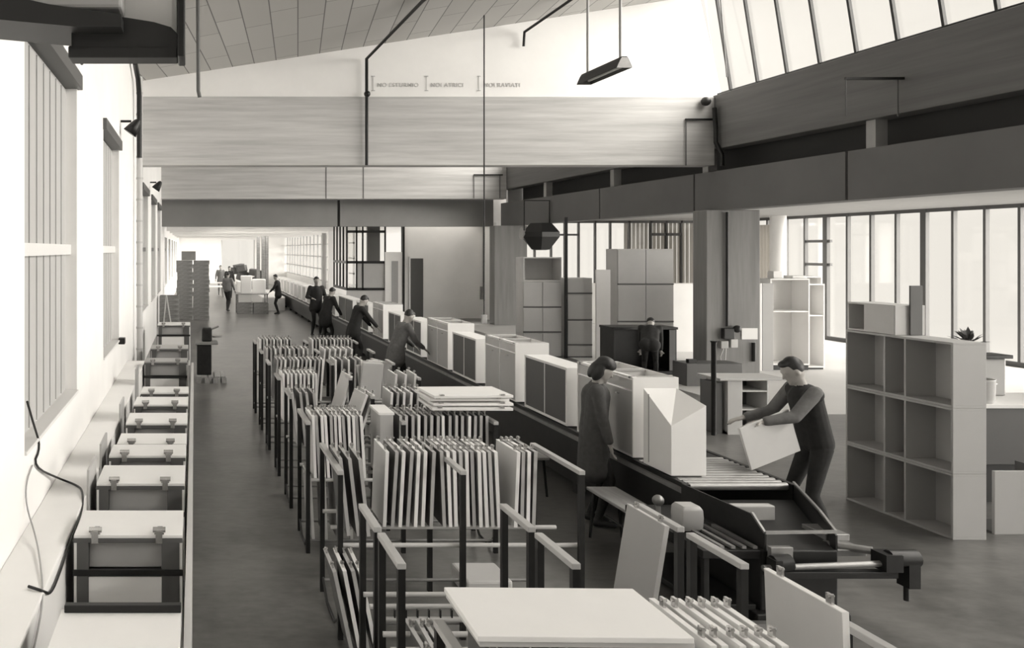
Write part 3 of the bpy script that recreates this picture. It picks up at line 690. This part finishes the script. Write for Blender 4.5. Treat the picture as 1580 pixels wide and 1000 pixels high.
# end machine
t = thing('feed_machine', 'dark steel machine at the near end of the conveyor with a long side shaft', 'machine', (4.1, 6.0, 0))
s = MB(); s.box(.0, .56, .1, 1.15, .08, .52); s.box(-.06, .62, .05, 1.15, 0, .08); s.build('body', M['black_steel'], t, .01)
s = MB()
def plate(p, th=.012):
    a = [Vector(q) for q in p]; s.prism(a, (th, 0, 0))
plate([(.03, .10, .5), (.03, .10, .64), (.03, .22, .74), (.06, 1.2, .70), (.06, 1.2, .5)]); 
s.prism([(.56, .12, .5), (.56, .12, .62), (.62, .35, .72), (1.02, 1.2, .70), (1.02, 1.2, .5)], (.012, 0, 0)); s.build('hopper_side', M['black_steel'], t)
s = MB(); s.bar((.03, .10, .65), (.56, .12, .65), .02, .02); s.bar((.03, .10, .65), (.03, .24, .75), .016); s.bar((.56, .12, .65), (.62, .36, .73), .016); s.bar((.62, .36, .73), (1.02, 1.2, .71), .016); s.build('rim', M['steel'], t)
B(.12, .52, .7, .78, .52, .66).build('inner_plate', M['cream'], t, .01)
s = MB(); s.prism([(.05, .14, .5), (.55, .14, .5), (.98, 1.15, .56), (.08, 1.15, .56)], (0, 0, .015)); s.build('hopper_floor', M['black_steel'], t)
B(.04, .2, .05, .09, .34, .56).build('front_bracket', M['steel'], t, .004)
MB().tube([(-.05, .0, .43), (1.0, .0, .47)], .022, 12).build('shaft', M['steel'], t)
B(-.02, .9, -.02, .05, .36, .41).build('shaft_beam', M['black_steel'], t, .006)
s = MB(); s.box(.78, .9, -.06, .08, .42, .54); s.tube([(.84, 0, .5), (1.04, 0, .5)], .06, 14); s.box(.95, 1.03, -.05, .06, .30, .52); s.tube([(.97, 0, .36), (.97, 0, .2)], .018, 8); s.tube([(1.02, .02, .4), (1.02, .02, .28)], .02, 8); s.build('gearbox', M['black_steel'], t)
s = MB(); s.tube([(.02, .0, .46), (.14, .0, .47)], .06, 12); s.box(.0, .05, -.06, .04, .38, .5); s.build('shaft_bearing', M['black_steel'], t)
s = MB(); s.box(-.42, 0, .1, 1.2, .46, .52); s.box(-.4, -.36, .12, .16, 0, .46); s.box(-.4, -.36, 1.1, 1.14, 0, .46); s.box(-.42, -.02, .12, 1.18, .08, .12); s.build('side_ledge', M['black_steel'], t, .004)
for k in range(4): B(-.28+.08*k, -.25+.08*k, .12, .62, .525, .545).build('slide_rail', M['steel'], t)
s = MB(); s.lathe([(.09, 0), (.115, .03), (.12, .1), (.115, .17), (.09, .19)], (0, 0, 0), 4, 0, Matrix.Translation((-.27, .55, .53)) @ Matrix.Rotation(R(45), 4, 'Z')); s.build('motor_cover', M['grey_lt'], t, .012)
s = MB(); s.tube([(-.33, .85, .52), (-.33, .85, .64)], .02, 8); s.ball((-.33, .85, .66), .045); s.build('control_knob', M['steel'], t)
s = MB(); s.box(.62, .8, .3, .55, .52, .57); s.tube([(.6, .3, .5), (.85, .15, .5)], .03, 8); s.box(.62, .72, .3, .5, .44, .53); s.box(.55, .85, .2, .6, .44, .49); s.build('side_clamp', M['steel'], t, .005)
s = MB(); s.box(-.3, .0, -.02, .04, .0, .04); s.bar((-.3, .6, .02), (.1, -.02, .02), .05); s.build('floor_foot', M['steel'], t)

# benches
def bench(loc, L, label):
    t = thing('wooden_bench', label, 'bench', loc)
    B(-.14, .14, 0, L, .42, .45).build('seat', M['wood'], t, .008)
    for yy in (.1, L-.1):
        for sx in (-1, 1): MB().tube([(sx*.11, yy, .42), (sx*.15, yy, 0)], .014, 8).build('leg', M['black_steel'], t)
    MB().tube([(0, .1, .2), (0, L-.1, .2)], .012, 8).build('stretcher', M['black_steel'], t)
bench((3.86, 7.15, 0), .85, 'wooden bench on dark steel legs beside the conveyor, in front of the woman')
bench((3.7, 9.1, 0), .9, 'wooden bench beside the conveyor behind the woman')

# ------------------------------------------------------------------ shelving at the right
def shelf_mod(z, label, group, y0=7.83, L=1.29, H_=.61, D=.31):
    t = thing('shelf_unit', label, 'shelf', (7.05, y0, z), 0)
    s = MB(); w = .022
    s.box(0, D, 0, L, 0, w); s.box(0, D, 0, L, H_-w, H_)
    for yy in (0, .52, .77, L-w): s.box(0, D, yy, yy+w, w, H_-w)
    s.build('carcass', M['shelf'], t, .002)
    B(D-.012, D-.004, w, L-w, w, H_-w).build('back_panel', M['grey_lt'], t)
    return t
for k, nm in enumerate(('bottom', 'middle', 'top')): shelf_mod(k*.612, nm+' open shelf unit of the stack of three at the right', '')
t = thing('small_open_box', 'small open box with one pale closed half on top of the right shelf stack', 'box', (7.07, 8.5, 1.836))
s = MB(); s.box(0, .3, 0, .62, 0, .018); s.box(0, .3, 0, .62, .28, .30); s.box(0, .3, 0, .018, .018, .28); s.box(0, .3, .602, .62, .018, .28); s.box(0, .3, .38, .398, .018, .28); s.box(.29, .3, .018, .602, .018, .28)
s.build('carcass', M['cream'], t, .002); B(-.004, .0, .01, .39, .01, .29).build('front_panel', M['cream'], t)
tag(B(0, .12, 0, .02, 0, .5).build('dark_board', M['grey_dk'], None, .002, (7.42, 8.86, 1.836)), 'narrow dark board standing behind the small box on the right shelf stack', 'board')
bpy.data.objects['dark_board'].location = (7.2, 8.6-.13, 1.836)
# counter behind
t = thing('work_counter', 'grey counter with a white top at the right edge of the photo', 'counter', (7.75, 8.9, 0))
B(0, 1.9, 0, .75, 1.02, 1.06).build('worktop', M['white'], t, .004); B(.03, 1.88, .03, .72, .42, 1.02).build('body', M['grey_dk'], t, .004); B(.1, 1.8, .1, .65, 0, .42).build('plinth', M['black'], t)
t = thing('leaning_panel', 'pale square panel standing on the floor at the right edge below the counter', 'panel', (7.58, 7.98, 0)); B(0, .6, 0, .03, 0, .6).build('board', M['shelf'], t, .003)
B(.0, .6, .03, .4, .0, .02).build('bottom', M['grey_dk'], t); B(.58, .6, .03, .4, .02, .6).build('side', M['grey_dk'], t)
t = thing('stock_pot', 'pale round pot on the counter at the right edge', 'pot', (8.42, 9.1, 1.061))
MB().lathe([(.15, 0), (.17, .03), (.175, .24), (.18, .25), (.165, .25), (.16, .05)], (0, 0, 0), 28).build('pot_body', M['cream'], t)
for sx in (-1, 1): MB().tube([(sx*.17, -.04, .19), (sx*.215, -.03, .19), (sx*.215, .03, .19), (sx*.17, .04, .19)], .01, 8).build('handle', M['steel'], t)
t = thing('glass_jar', 'grey glass jar on the counter left of the round pot', 'jar', (8.32, 9.45, 1.061))
MB().lathe([(.06, 0), (.075, .02), (.08, .3), (.05, .38), (.05, .42)], (0, 0, 0), 20).build('jar_body', M['grey_lt'], t); MB().lathe([(.055, .42), (.055, .45)], (0, 0, 0), 20).build('lid', M['steel'], t)
t = thing('appliance', 'dark framed grey appliance on the counter behind the round pot', 'appliance', (8.58, 9.42, 1.061))
B(0, .5, 0, .2, 0, .42).build('housing', M['grey'], t, .02); s = MB(); s.box(-.03, .0, -.03, .23, 0, .46); s.box(-.03, .55, -.03, .23, .42, .46); s.build('frame', M['black_steel'], t, .006)
def plant(loc, n, r, label):
    t = thing('potted_plant', label, 'plant', loc)
    MB().lathe([(.05, 0), (.065, .1), (.07, .11)], (0, 0, 0), 14).build('pot', M['grey'], t)
    rnd = random.Random(n); s = MB()
    for k in range(n):
        a = rnd.uniform(0, 6.28); el = rnd.uniform(.2, 1.4); L = r*rnd.uniform(.6, 1)
        d = Vector((math.cos(a)*math.cos(el), math.sin(a)*math.cos(el), math.sin(el))); c0 = Vector((0, 0, .11)); q = c0+d*L; side = d.cross(Vector((0, 0, 1))).normalized()*.028
        mid = c0+d*L*.6
        s.add([c0+d*L*.2, mid-side, q+Vector((0, 0, -.02)), mid+side], [(0, 1, 2, 3)]); s.add([c0, c0+d*L*.25+Vector((.003, 0, 0)), c0+d*L*.25-Vector((.003, 0, 0))], [(0, 1, 2)])
    s.build('leaves', M['leaf'], t)
plant((8.12, 9.5, 1.061), 26, .34, 'small leafy plant on the counter beside the right shelf stack')
plant((8.75, 9.52, 1.525), 34, .22, 'dark bushy plant on top of the grey appliance')
bpy.data.objects['potted_plant'].location.z = 1.32
tag(MB().box(0, .16, 0, .16, 0, .258).build('wooden_block', M['grey'], None, .004, (8.04, 9.42, 1.061)), 'grey block under the small leafy plant on the counter', 'block')

# desk / open unit in front of the near column
t = thing('open_desk_unit', 'small open cabinet with a board on top in front of the concrete column', 'cabinet', (7.78, 12.3, 0))
s = MB(); s.box(0, .02, 0, .5, 0, .79); s.box(.2, .22, 0, .5, 0, .79); s.box(.58, .6, 0, .5, 0, .79); s.box(0, .6, .48, .5, 0, .79); s.box(0, .6, 0, .5, 0, .04); s.box(.22, .58, .0, .5, .62, .64); s.box(.22, .58, .05, .5, .34, .36)
s.build('carcass', M['cream'], t, .002); B(.22, .58, .46, .48, .04, .79).build('back_panel', M['grey_dk'], t); B(.0, .2, -.01, 0, 0, .79).build('side_door', M['grey_lt'], t)
B(-.13, .86, -.04, .52, .79, .82).build('top_board', M['grey_lt'], t, .003)
tag(MB().tube([(0, 0, 0), (0, 0, 1.34), (0, 0, 1.37)], [.035, .035, .05], 12).build('steel_post', M['black_steel'], None, 0, (7.55, 12.25, 0)), 'dark round post on the floor at the left edge of the small open cabinet', 'post')
B(.0, .1, .05, .35, .0, 1.0)
tag(B(0, .12, 0, .35, 0, .75).build('dark_locker', M['grey_dk'], None, .004, (7.62, 12.35, 0)), 'narrow dark locker between the post and the small open cabinet', 'locker')
# column fittings
t = thing('column_switch', 'black switch with a hanging loop on the near concrete column', 'switch', (11.42, 18.06, 0))
MB().tube([(0, 0, 1.05), (0, 0, 3.5)], .03, 8).build('conduit', M['black'], t); s = MB(); s.box(-.12, .12, -.08, .03, .78, 1.02); s.ball((.18, -.05, 1.0), .08); s.build('switch_body', M['black'], t, .02)
B(-.16, .0, -.05, .03, .58, .74).build('socket', M['grey'], t, .01); B(.05, .2, -.05, .03, .6, .78).build('socket', M['cream'], t, .01); MB().tube([(-.1, -.03, .58), (-.17, -.03, .4), (-.13, -.03, .25), (-.06, -.03, .35), (-.05, -.03, .58)], .012, 6).build('cable_loop', M['cream'], t)
tag(B(0, .34, -.01, 0, 0, .24).build('paper_notice', M['paper'], None, 0, (11.75, 18.095, .77)), 'blank white paper notice on the near concrete column', 'notice')
tag(MB().tube([(12.0, 18.07, .3), (12.0, 18.07, .7)], .04, 8).build('door_closer', M['black']), 'short dark cylinder at the lower right of the near column', 'cylinder')

# ------------------------------------------------------------------ display cabinets at the back
def stack_unit(x, y, w, d, parts, label, side='cream', dark_gap=True, split=True):
    t = thing('tall_cabinet', label, 'cabinet', (x, y, 0)); z = 0
    for (h, kind) in parts:
        s = MB()
        if kind == 'door':
            s.box(0, w, .02, d, z, z+h); s.build('carcass', M[side], t)
            n = 2 if split else 1
            for k in range(n): B(k*w/n+.008, (k+1)*w/n-.008, 0, .02, z+.04, z+h-.02).build('door', M['grey_lt'], t, .003)
            B(.0, w, .004, .02, z, z+.04).build('recess_strip', M['grey_dk'], t)
        elif kind == 'open':
            q = .03; s.box(0, q, 0, d, z, z+h); s.box(w-q, w, 0, d, z, z+h); s.box(q, w-q, 0, d, z, z+q); s.box(q, w-q, 0, d, z+h-q, z+h); s.box(q, w-q, d-.02, d, z+q, z+h-q); s.build('open_box', M[side], t)
        z += h+.002
    return t
stack_unit(10.55, 21.0, 1.4, .6, [(.88, 'door'), (.93, 'door'), (.9, 'door')], 'tallest grey double-door cabinet stack in front of the far windows')
tag(B(0, .35, 0, .05, 0, 2.2).build('white_board', M['white'], None, .003, (9.92, 20.8, 0)), 'tall white board standing left of the tallest grey cabinet stack', 'board')
stack_unit(9.3, 21.0, .62, .5, [(.3, 'door'), (.62, 'door'), (.66, 'door'), (.4, 'door')], 'narrow single-door cabinet stack between the post and the tall white board', split=False)
stack_unit(8.2, 21.0, .95, .5, [(.62, 'door'), (.62, 'door'), (.66, 'door'), (.6, 'open')], 'double-door cabinet stack with an open box on top beside the dark column')
tag(B(0, .06, 0, .06, 0, 3.5).build('black_post', M['black_steel'], None, 0, (9.2, 20.9, 0)), 'thin dark post between the two cabinet stacks near the far windows', 'post')
tag(B(0, 3.2, 0, .06, 0, 1.8).build('display_partition', M['plaster'], None, 0, (12.0, 22.2, 0)), 'low white partition board right of the tallest grey cabinet stack', 'partition')
t = thing('dark_oven_cabinet', 'dark open cabinet with a worktop below the tallest grey cabinet stack', 'cabinet', (9.2, 18.0, 0))
s = MB(); s.box(0, .04, 0, .6, 0, .98); s.box(1.32, 1.36, 0, .6, 0, .98); s.box(0, 1.36, .58, .6, 0, .98); s.box(0, 1.36, 0, .6, 0, .08); s.box(-.02, 1.38, -.02, .6, .98, 1.03); s.build('carcass', M['black_steel'], t, .004)
t.location = (9.0, 18.1, 0)
B(1.2, 1.33, -.01, 0, .1, .97).build('side_strip', M['grey_dk'], t)
# cable bits on the floor
t = thing('floor_crate', 'low dark crate on the pale floor right of the dark oven cabinet', 'crate', (9.7, 16.6, 0)); B(0, 1.1, 0, .5, 0, .45).build('crate_body', M['grey_dk'], t, .01); B(.1, .25, .1, .2, .45, .52).build('latch', M['black'], t)
# bright open wardrobes at the right
def open_tall(x, y, w, d, h, shelves, label, base=.12):
    t = thing('open_tall_cabinet', label, 'cabinet', (x, y, 0)); s = MB(); q = .03
    s.box(0, q, 0, d, base, h); s.box(w-q, w, 0, d, base, h); s.box(q, w-q, 0, d, h-q, h); s.box(q, w-q, 0, d, base, base+q); s.box(q, w-q, d-.02, d, base, h)
    for z in shelves: s.box(q, w-q, .01, d-.02, z, z+q)
    s.build('carcass', M['white'], t, .002); B(.01, w-.01, .03, d-.02, 0, base).build('plinth', M['black'], t); return t
open_tall(12.85, 18.8, .88, .55, 2.05, (1.3,), 'white open wardrobe with one high shelf behind the man at the right')
open_tall(13.74, 18.9, .4, .45, 1.93, (1.2,), 'narrow white open cabinet right of the open wardrobe', .05)
open_tall(14.15, 19.5, .38, .45, 2.08, (.5, 1.05, 1.75), 'narrow multi-shelf white cabinet, rightmost of the white display group', .15)
tag(B(0, .05, 0, .3, 0, 1.95).build('white_edge_board', M['white'], None, .003, (12.55, 18.7, 0)), 'narrow white upright board at the left of the open wardrobe', 'board')
tag(B(0, .24, 0, .04, 0, 1.95).build('grey_side_board', M['grey'], None, .003, (12.61, 18.7, 0)), 'grey upright board between the white board and the open wardrobe', 'board')
tag(B(0, .2, 0, .2, 0, .16).build('small_box', M['white'], None, .005, (12.99, 18.9, 2.052)), 'small white box on top of the open wardrobe', 'box')
tag(B(0, .3, 0, .3, 0, .06).build('flat_box', M['white'], None, .005, (13.42, 18.9, 2.052)), 'flat white box at the right end of the open wardrobe top', 'box')

# ------------------------------------------------------------------ far tables and goods
def table(loc, w, d, h, label, m='wood'):
    t = thing('work_table', label, 'table', loc); B(0, w, 0, d, h-.04, h).build('tabletop', M[m], t, .004)
    for x in (.03, w-.09):
        for y in (.03, d-.09): B(x, x+.06, y, y+.06, 0, h-.04).build('leg', M['wood_dk'], t)
    return t
table((1.75, 35.2, 0), 1.35, 1.2, .85, 'packing table with crates beneath in the far aisle')
cr = None
for i, (x, k) in enumerate([(1.85, 0), (1.85, 1), (1.85, 2), (2.5, 0), (2.5, 1), (2.5, 2)]):
    dup(cp, (x-.02, 35.0 if False else 35.25, .0005+k*.152), label='crate under the far packing table, %s pile' % ('left' if x < 2 else 'right'), group='crates under the far packing table, %s pile' % ('left' if x < 2 else 'right'))
for i, (x, y, z, w, h) in enumerate(((1.95, 35.3, .85, .45, .75), (2.45, 35.5, .85, .55, .6), (1.8, 35.9, .85, .3, .5))):
    tag(B(0, w, 0, .3, 0, h).build('white_parcel', M['white'], None, .03, (x, y, z)), ['tall white parcel on the left of the far packing table', 'broad white parcel on the right of the far packing table', 'small white parcel at the back of the far packing table'][i], 'parcel')
table((.55, 42, 0), 1.3, 1.2, .85, 'small pale table beyond the crate stack in the far aisle', 'white')
table((.3, 48, 0), 1.4, 1.2, .8, 'farthest small table by the left wall', 'white')
t = thing('dark_goods_pile', 'dark heap of goods in front of the bright end window', 'goods', (2.6, 56, 0)); s = MB()
for k in range(16): s.box(-.3, .3, -.25, .25, -.2, .2, 0, Matrix.Translation((random.uniform(0, 1.9), random.uniform(0, .8), .3+.08*k)) @ Euler((random.uniform(-.2, .2), random.uniform(-.3, .3), random.uniform(-.6, .6))).to_matrix().to_4x4())
s.build('heap', M['grey_dk'], t)
for i, (x, y) in enumerate(((4.1, 38.6), (4.35, 41.5), (5.7, 40.5))):
    pass
t = thing('conveyor_bin', 'low pale bin rail at the far left side of the conveyor', 'bin', (3.0, 37.2, 0)); B(0, 1.0, 0, 7, .0, .55).build('bin_body', M['cream'], t, .01); B(0, 1.0, 0, 7, .55, .6).build('rim', M['white'], t)
for i in range(4):
    tag(B(0, .4, 0, .5, 0, .3+.1*(i % 2)).build('white_parcel', M['white'] if i % 2 else M['cream'], None, .02, (4.85+.3*0, 33.6+2.3*i, CZ)), 'pale parcel lying at the right side of the far conveyor', 'parcel', 'parcels on the far conveyor')

# ------------------------------------------------------------------ people
def cone_parts(mb, a, b_, r0, r1, seg=14):
    a = Vector(a); b_ = Vector(b_); n = 6
    d = b_-a; L = max(d.length, 1e-4); d = d/L
    pts = []; rs = []
    for i in range(4): th = math.pi/2*i/4; pts.append(a-d*r0*math.cos(th)); rs.append(max(1e-3, r0*math.sin(th)))
    for i in range(n+1): f = i/n; pts.append(a+d*L*f); rs.append(r0+(r1-r0)*f)
    for i in range(1, 5): th = math.pi/2*i/4; pts.append(b_+d*r1*math.sin(th)); rs.append(max(1e-3, r1*math.cos(th)))
    mb.tube(pts, rs, seg)
def ell(mb, c, rx, ry, rz, T=None, seg=16):
    rings = 10; prof = [(max(1e-3, math.sin(math.pi*i/rings)), -math.cos(math.pi*i/rings)*rz) for i in range(rings+1)]
    c = Vector(c); vs = []
    for (r, z) in prof:
        for k in range(seg):
            a = 2*math.pi*k/seg; v = Vector((r*math.cos(a)*rx, r*math.sin(a)*ry, z)); vs.append(c+(T @ v if T else v))
    fs = [(i*seg+k, i*seg+(k+1) % seg, (i+1)*seg+(k+1) % seg, (i+1)*seg+k) for i in range(rings) for k in range(seg)]
    mb.add(vs, fs, 0, True); mb.add(vs[:seg], [tuple(range(seg))[::-1]]); mb.add(vs[-seg:], [tuple(range(seg))])
def remesh(mb, name, mats, parent, vox, matf=None, smooth=4):
    o = mb.build(name, mats[0]); md = o.modifiers.new('r', 'REMESH'); md.mode = 'VOXEL'; md.voxel_size = vox; md.use_smooth_shade = True
    sm = o.modifiers.new('s', 'SMOOTH'); sm.iterations = smooth; sm.factor = .5
    dg = bpy.context.evaluated_depsgraph_get(); dg.update(); me = bpy.data.meshes.new_from_object(o.evaluated_get(dg)); bpy.data.objects.remove(o)
    me.materials.clear()
    for m in mats: me.materials.append(m)
    if matf:
        for p in me.polygons: p.material_index = matf(p.center); 
    for p in me.polygons: p.use_smooth = True
    n = bpy.data.objects.new(name, me); COL.objects.link(n); n.parent = parent; return n
def ik(a, c, l1, l2, pole):
    a = Vector(a); c = Vector(c); d = c-a; L = min(d.length, (l1+l2)*.999); dn = d.normalized(); c = a+dn*L
    x = (l1*l1-l2*l2+L*L)/(2*L); h = math.sqrt(max(0, l1*l1-x*x)); p = Vector(pole); p = (p-dn*p.dot(dn)).normalized()
    return a+dn*x+p*h, c
def person(label, loc, rotz, height=1.7, lean=0, hands=((.2, .25, .85), (.2, -.25, .85)), feet=((0, .1), (0, -.1)), top='coat', legs='dark_cloth', coat_len=.0, hair='short', head_pitch=.3, vox=.012, female=False, hipdrop=0, head_yaw=0, sleeves=None):
    """local frame: faces +X, up +Z; metre sizes for a 1.7 m person, then scaled"""
    t = thing('person', label, 'person', loc, rotz); k = height/1.7; t.scale = (k, k, k)
    hip = Vector((0, 0, .90-hipdrop)); ca, sa = math.cos(lean), math.sin(lean)
    def up(d, f=0, s=0): return hip+Vector((sa*d+ca*f, s, ca*d-sa*f))
    sh = .165 if female else .182
    S = [up(.50, 0, sh), up(.50, 0, -sh)]; neck = up(.55); 
    hp = head_pitch
    hd = up(.70, .02+.05*hp)+Vector((.03*hp, 0, -.02*hp)); RT = Matrix.Rotation(head_yaw, 3, 'Z') @ Matrix.Rotation(lean+hp, 3, 'Y')
    b = MB()
    cone_parts(b, up(.06), up(.25), .125 if not female else .135, .11); cone_parts(b, up(.25), up(.42), .112, .125)
    for s in (1, -1): cone_parts(b, up(.06, 0, .07*s), up(.40, 0, .08*s), .10, .085); cone_parts(b, up(.44, 0, .04*s), up(.48, 0, (sh-.03)*s), .075, .06)
    cone_parts(b, up(.45), up(.62, .02), .06, .052)
    # head
    ell(b, hd, .092, .075, .115, RT); ell(b, hd+RT @ Vector((.03, 0, -.06)), .062, .052, .06, RT)
    cone_parts(b, hd+RT @ Vector((.088, 0, .005)), hd+RT @ Vector((.105, 0, -.025)), .008, .014, 8)     # nose
    ell(b, hd+RT @ Vector((.083, 0, -.062)), .012, .025, .008, RT); ell(b, hd+RT @ Vector((.08, 0, -.072)), .012, .022, .008, RT)   # lips
    ell(b, hd+RT @ Vector((.075, 0, -.10)), .02, .025, .018, RT)
    for s in (1, -1):
        ell(b, hd+RT @ Vector((-.0, .076*s, -.01)), .018, .009, .032, RT)
        ell(b, hd+RT @ Vector((.078, .03*s, .022)), .012, .02, .007, RT)
    elbows = []; wr = []
    for i, s in enumerate((1, -1)):
        e, w = ik(S[i], hands[i], .29, .26, (-.4, .5*s, -1)); elbows.append(e); wr.append(w)
        cone_parts(b, S[i], e, .052, .040); cone_parts(b, e, w, .040, .026)
        d = (w-e).normalized(); side = d.cross(Vector((0, 0, 1))).normalized() if abs(d.z) < .95 else Vector((0, 1, 0)); nn = side.cross(d)
        pc = w+d*.05
        TT = Matrix((d, side, nn)).transposed()
        ell(b, pc, .052, .042, .017, TT)
        for j in range(4):
            o = (j-1.5)*.021; f0 = w+d*.088+side*o; l = (.062, .075, .07, .055)[j]
            f1 = f0+d*l*.55-nn*.008; f2 = f1+d*l*.45-nn*.02
            cone_parts(b, f0, f1, .0095, .0088, 8); cone_parts(b, f1, f2, .0088, .0075, 8)
        th = -1 if i == 0 else 1
        f0 = w+d*.03+side*.03*th; f1 = f0+d*.03+side*.03*th-nn*.01; cone_parts(b, f0, f1, .013, .011, 8); cone_parts(b, f1, f1+d*.028+side*.006*th-nn*.006, .011, .008, 8)
    knees = []; ank = []
    for i, s in enumerate((1, -1)):
        h0 = hip+Vector((0, .09*s, -.02)); a = Vector((feet[i][0], feet[i][1], .09)); kn, a = ik(h0, a, .43, .40, (1, 0, 0)); knees.append(kn); ank.append(a)
        cone_parts(b, h0, kn, .088, .055); cone_parts(b, kn+(a-kn)*.0, kn+(a-kn)*.35, .054, .056); cone_parts(b, kn+(a-kn)*.35, a, .056, .036)
        cone_parts(b, (a.x-.03, a.y, .045), (a.x+.15, a.y, .032), .04, .03)
    def mf(c):
        if c.z < .085: return 2
        if (c-hd).length < .2 and (c-hd).dot((up(1)-hip).normalized()) > -.14: return 0
        for w in wr:
            if (c-w).length < .16: return 0
        if c.z < hip.z+.02: return 1
        return 3
    hl = [M['skin'], M[legs], M['black'], M[top]]
    remesh(b, 'body', hl, t, vox, mf, 3)
    # garment
    g = MB(); e_ = .022
    cone_parts(g, up(.06), up(.25), .14, .13); cone_parts(g, up(.25), up(.42), .13, .14)
    for s in (1, -1): cone_parts(g, up(.02, 0, .07*s), up(.42, 0, .085*s), .11, .098); cone_parts(g, up(.42, 0, .05*s), up(.48, 0, (sh-.02)*s), .09, .078)
    for i in (0, 1):
        gs = MB() if sleeves else g
        cone_parts(gs, S[i], elbows[i], .064, .054); cone_parts(gs, elbows[i], elbows[i]+(wr[i]-elbows[i])*.86, .054, .043)
        if sleeves: remesh(gs, 'sleeve', [M[sleeves]], t, vox, None, 3)
    if coat_len:
        bot = hip+Vector((-.0, 0, -coat_len)); 
        for s in (1, -1): cone_parts(g, up(.05, 0, .05*s), bot+Vector((0, .06*s, .10)), .135, .155)
        g2 = MB()
    remesh(g, 'coat' if coat_len else 'jacket', [M[top]], t, vox, None, 4)
    # hair
    hm = MB(); ell(hm, hd+RT @ Vector((-.022, 0, .026)), .086, .082, .098, RT)
    ell(hm, hd+RT @ Vector((.03, 0, .085)), .05, .06, .03, RT)
    if hair == 'bob':
        for s in (1, -1): ell(hm, hd+RT @ Vector((-.03, .062*s, -.04)), .055, .035, .10, RT)
        ell(hm, hd+RT @ Vector((-.075, 0, -.04)), .05, .085, .10, RT); ell(hm, hd+RT @ Vector((.0, 0, .07)), .1, .09, .07, RT)
    remesh(hm, 'hair', [M['hair']], t, vox*.8, None, 2)
    return t
person('woman with dark bobbed hair in a grey work coat standing at the conveyor', (3.93, 8.3, 0), R(-22), 1.63, .05, ((.12, .17, .86), (.14, -.19, .86)), ((-.02, .09), (.04, -.09)), 'coat', 'dark_cloth', .42, 'bob', .45, .010, True)
person('man with dark hair reaching over the conveyor end with a pale panel in his hands', (5.72, 7.75, 0), R(172), 1.72, .22, ((.56, .22, 1.13), (.50, -.24, 1.08)), ((-.06, .12), (.05, -.14)), 'dark_cloth', 'dark_cloth', 0, 'short', .35, .010, sleeves='mid_cloth')
t = thing('held_panel', 'pale square panel held by the reaching man at the conveyor end', 'panel', (5.22, 7.62, .78), R(8)); s = MB(); s.box(-.22, .30, -.012, .012, 0, .40, 0, Matrix.Rotation(R(-18), 4, 'Y')); s.build('board', M['cream'], t, .004)
person('stooping worker nearest of the three at the racks end, leaning over the conveyor', (3.6, 15.1, 0), R(15), 1.66, .35, ((.5, .2, .95), (.48, -.2, .95)), ((-.1, .1), (.05, -.1)), 'mid_cloth', 'dark_cloth', .25, 'short', .3, .016)
person('worker in a cap bending over the conveyor, middle of the three at the racks end', (3.58, 19.0, 0), R(10), 1.7, .30, ((.5, .2, .95), (.5, -.2, .95)), ((-.08, .1), (.05, -.1)), 'dark_cloth', 'dark_cloth', .2, 'short', .4, .016)
person('dark clothed man standing tall on the left side of the conveyor in mid hall', (3.8, 26.3, 0), R(-80), 1.84, .0, ((.25, .2, 1.1), (.25, -.2, 1.1)), ((0, .12), (0, -.12)), 'dark_cloth', 'dark_cloth', .2, 'short', .2, .018)
person('blurred dark worker crouching forward in front of the tall standing man', (3.6, 23.2, 0), R(30), 1.68, .3, ((.4, .22, .9), (.4, -.22, .9)), ((-.05, .14), (.08, -.14)), 'dark_cloth', 'dark_cloth', .3, 'short', .3, .018)
person('dark clothed person bending in front of the dark oven cabinet near the near column', (9.35, 17.3, 0), R(60), 1.62, .85, ((.6, .2, .6), (.6, -.2, .6)), ((-.05, .12), (.08, -.12)), 'dark_cloth', 'dark_cloth', .1, 'short', .2, .018, hipdrop=.12)
person('far worker in dark overalls standing at the right of the packing table', (3.5, 35.2, 0), R(170), 1.66, .1, ((.35, .2, .95), (.35, -.2, .95)), ((0, .1), (0, -.1)), 'dark_cloth', 'dark_cloth', .2, 'short', .3, .022)
person('far worker walking at the left of the packing table with a pale top', (1.45, 37.0, 0), R(60), 1.7, .05, ((.2, .25, .9), (.2, -.25, .9)), ((.15, .1), (-.15, -.1)), 'mid_cloth', 'dark_cloth', 0, 'short', .1, .022)
person('distant dark worker in the far aisle, right one of the pair', (1.95, 47.0, 0), R(-90), 1.75, .0, ((.1, .28, .8), (.1, -.28, .8)), ((.1, .1), (-.1, -.1)), 'dark_cloth', 'dark_cloth', 0, 'short', .1, .025)
person('distant grey worker in the far aisle, left one of the pair', (1.55, 50.0, 0), R(-90), 1.75, .0, ((.15, .28, .9), (.15, -.28, .9)), ((.0, .1), (0, -.1)), 'mid_cloth', 'mid_cloth', .2, 'short', .1, .025)
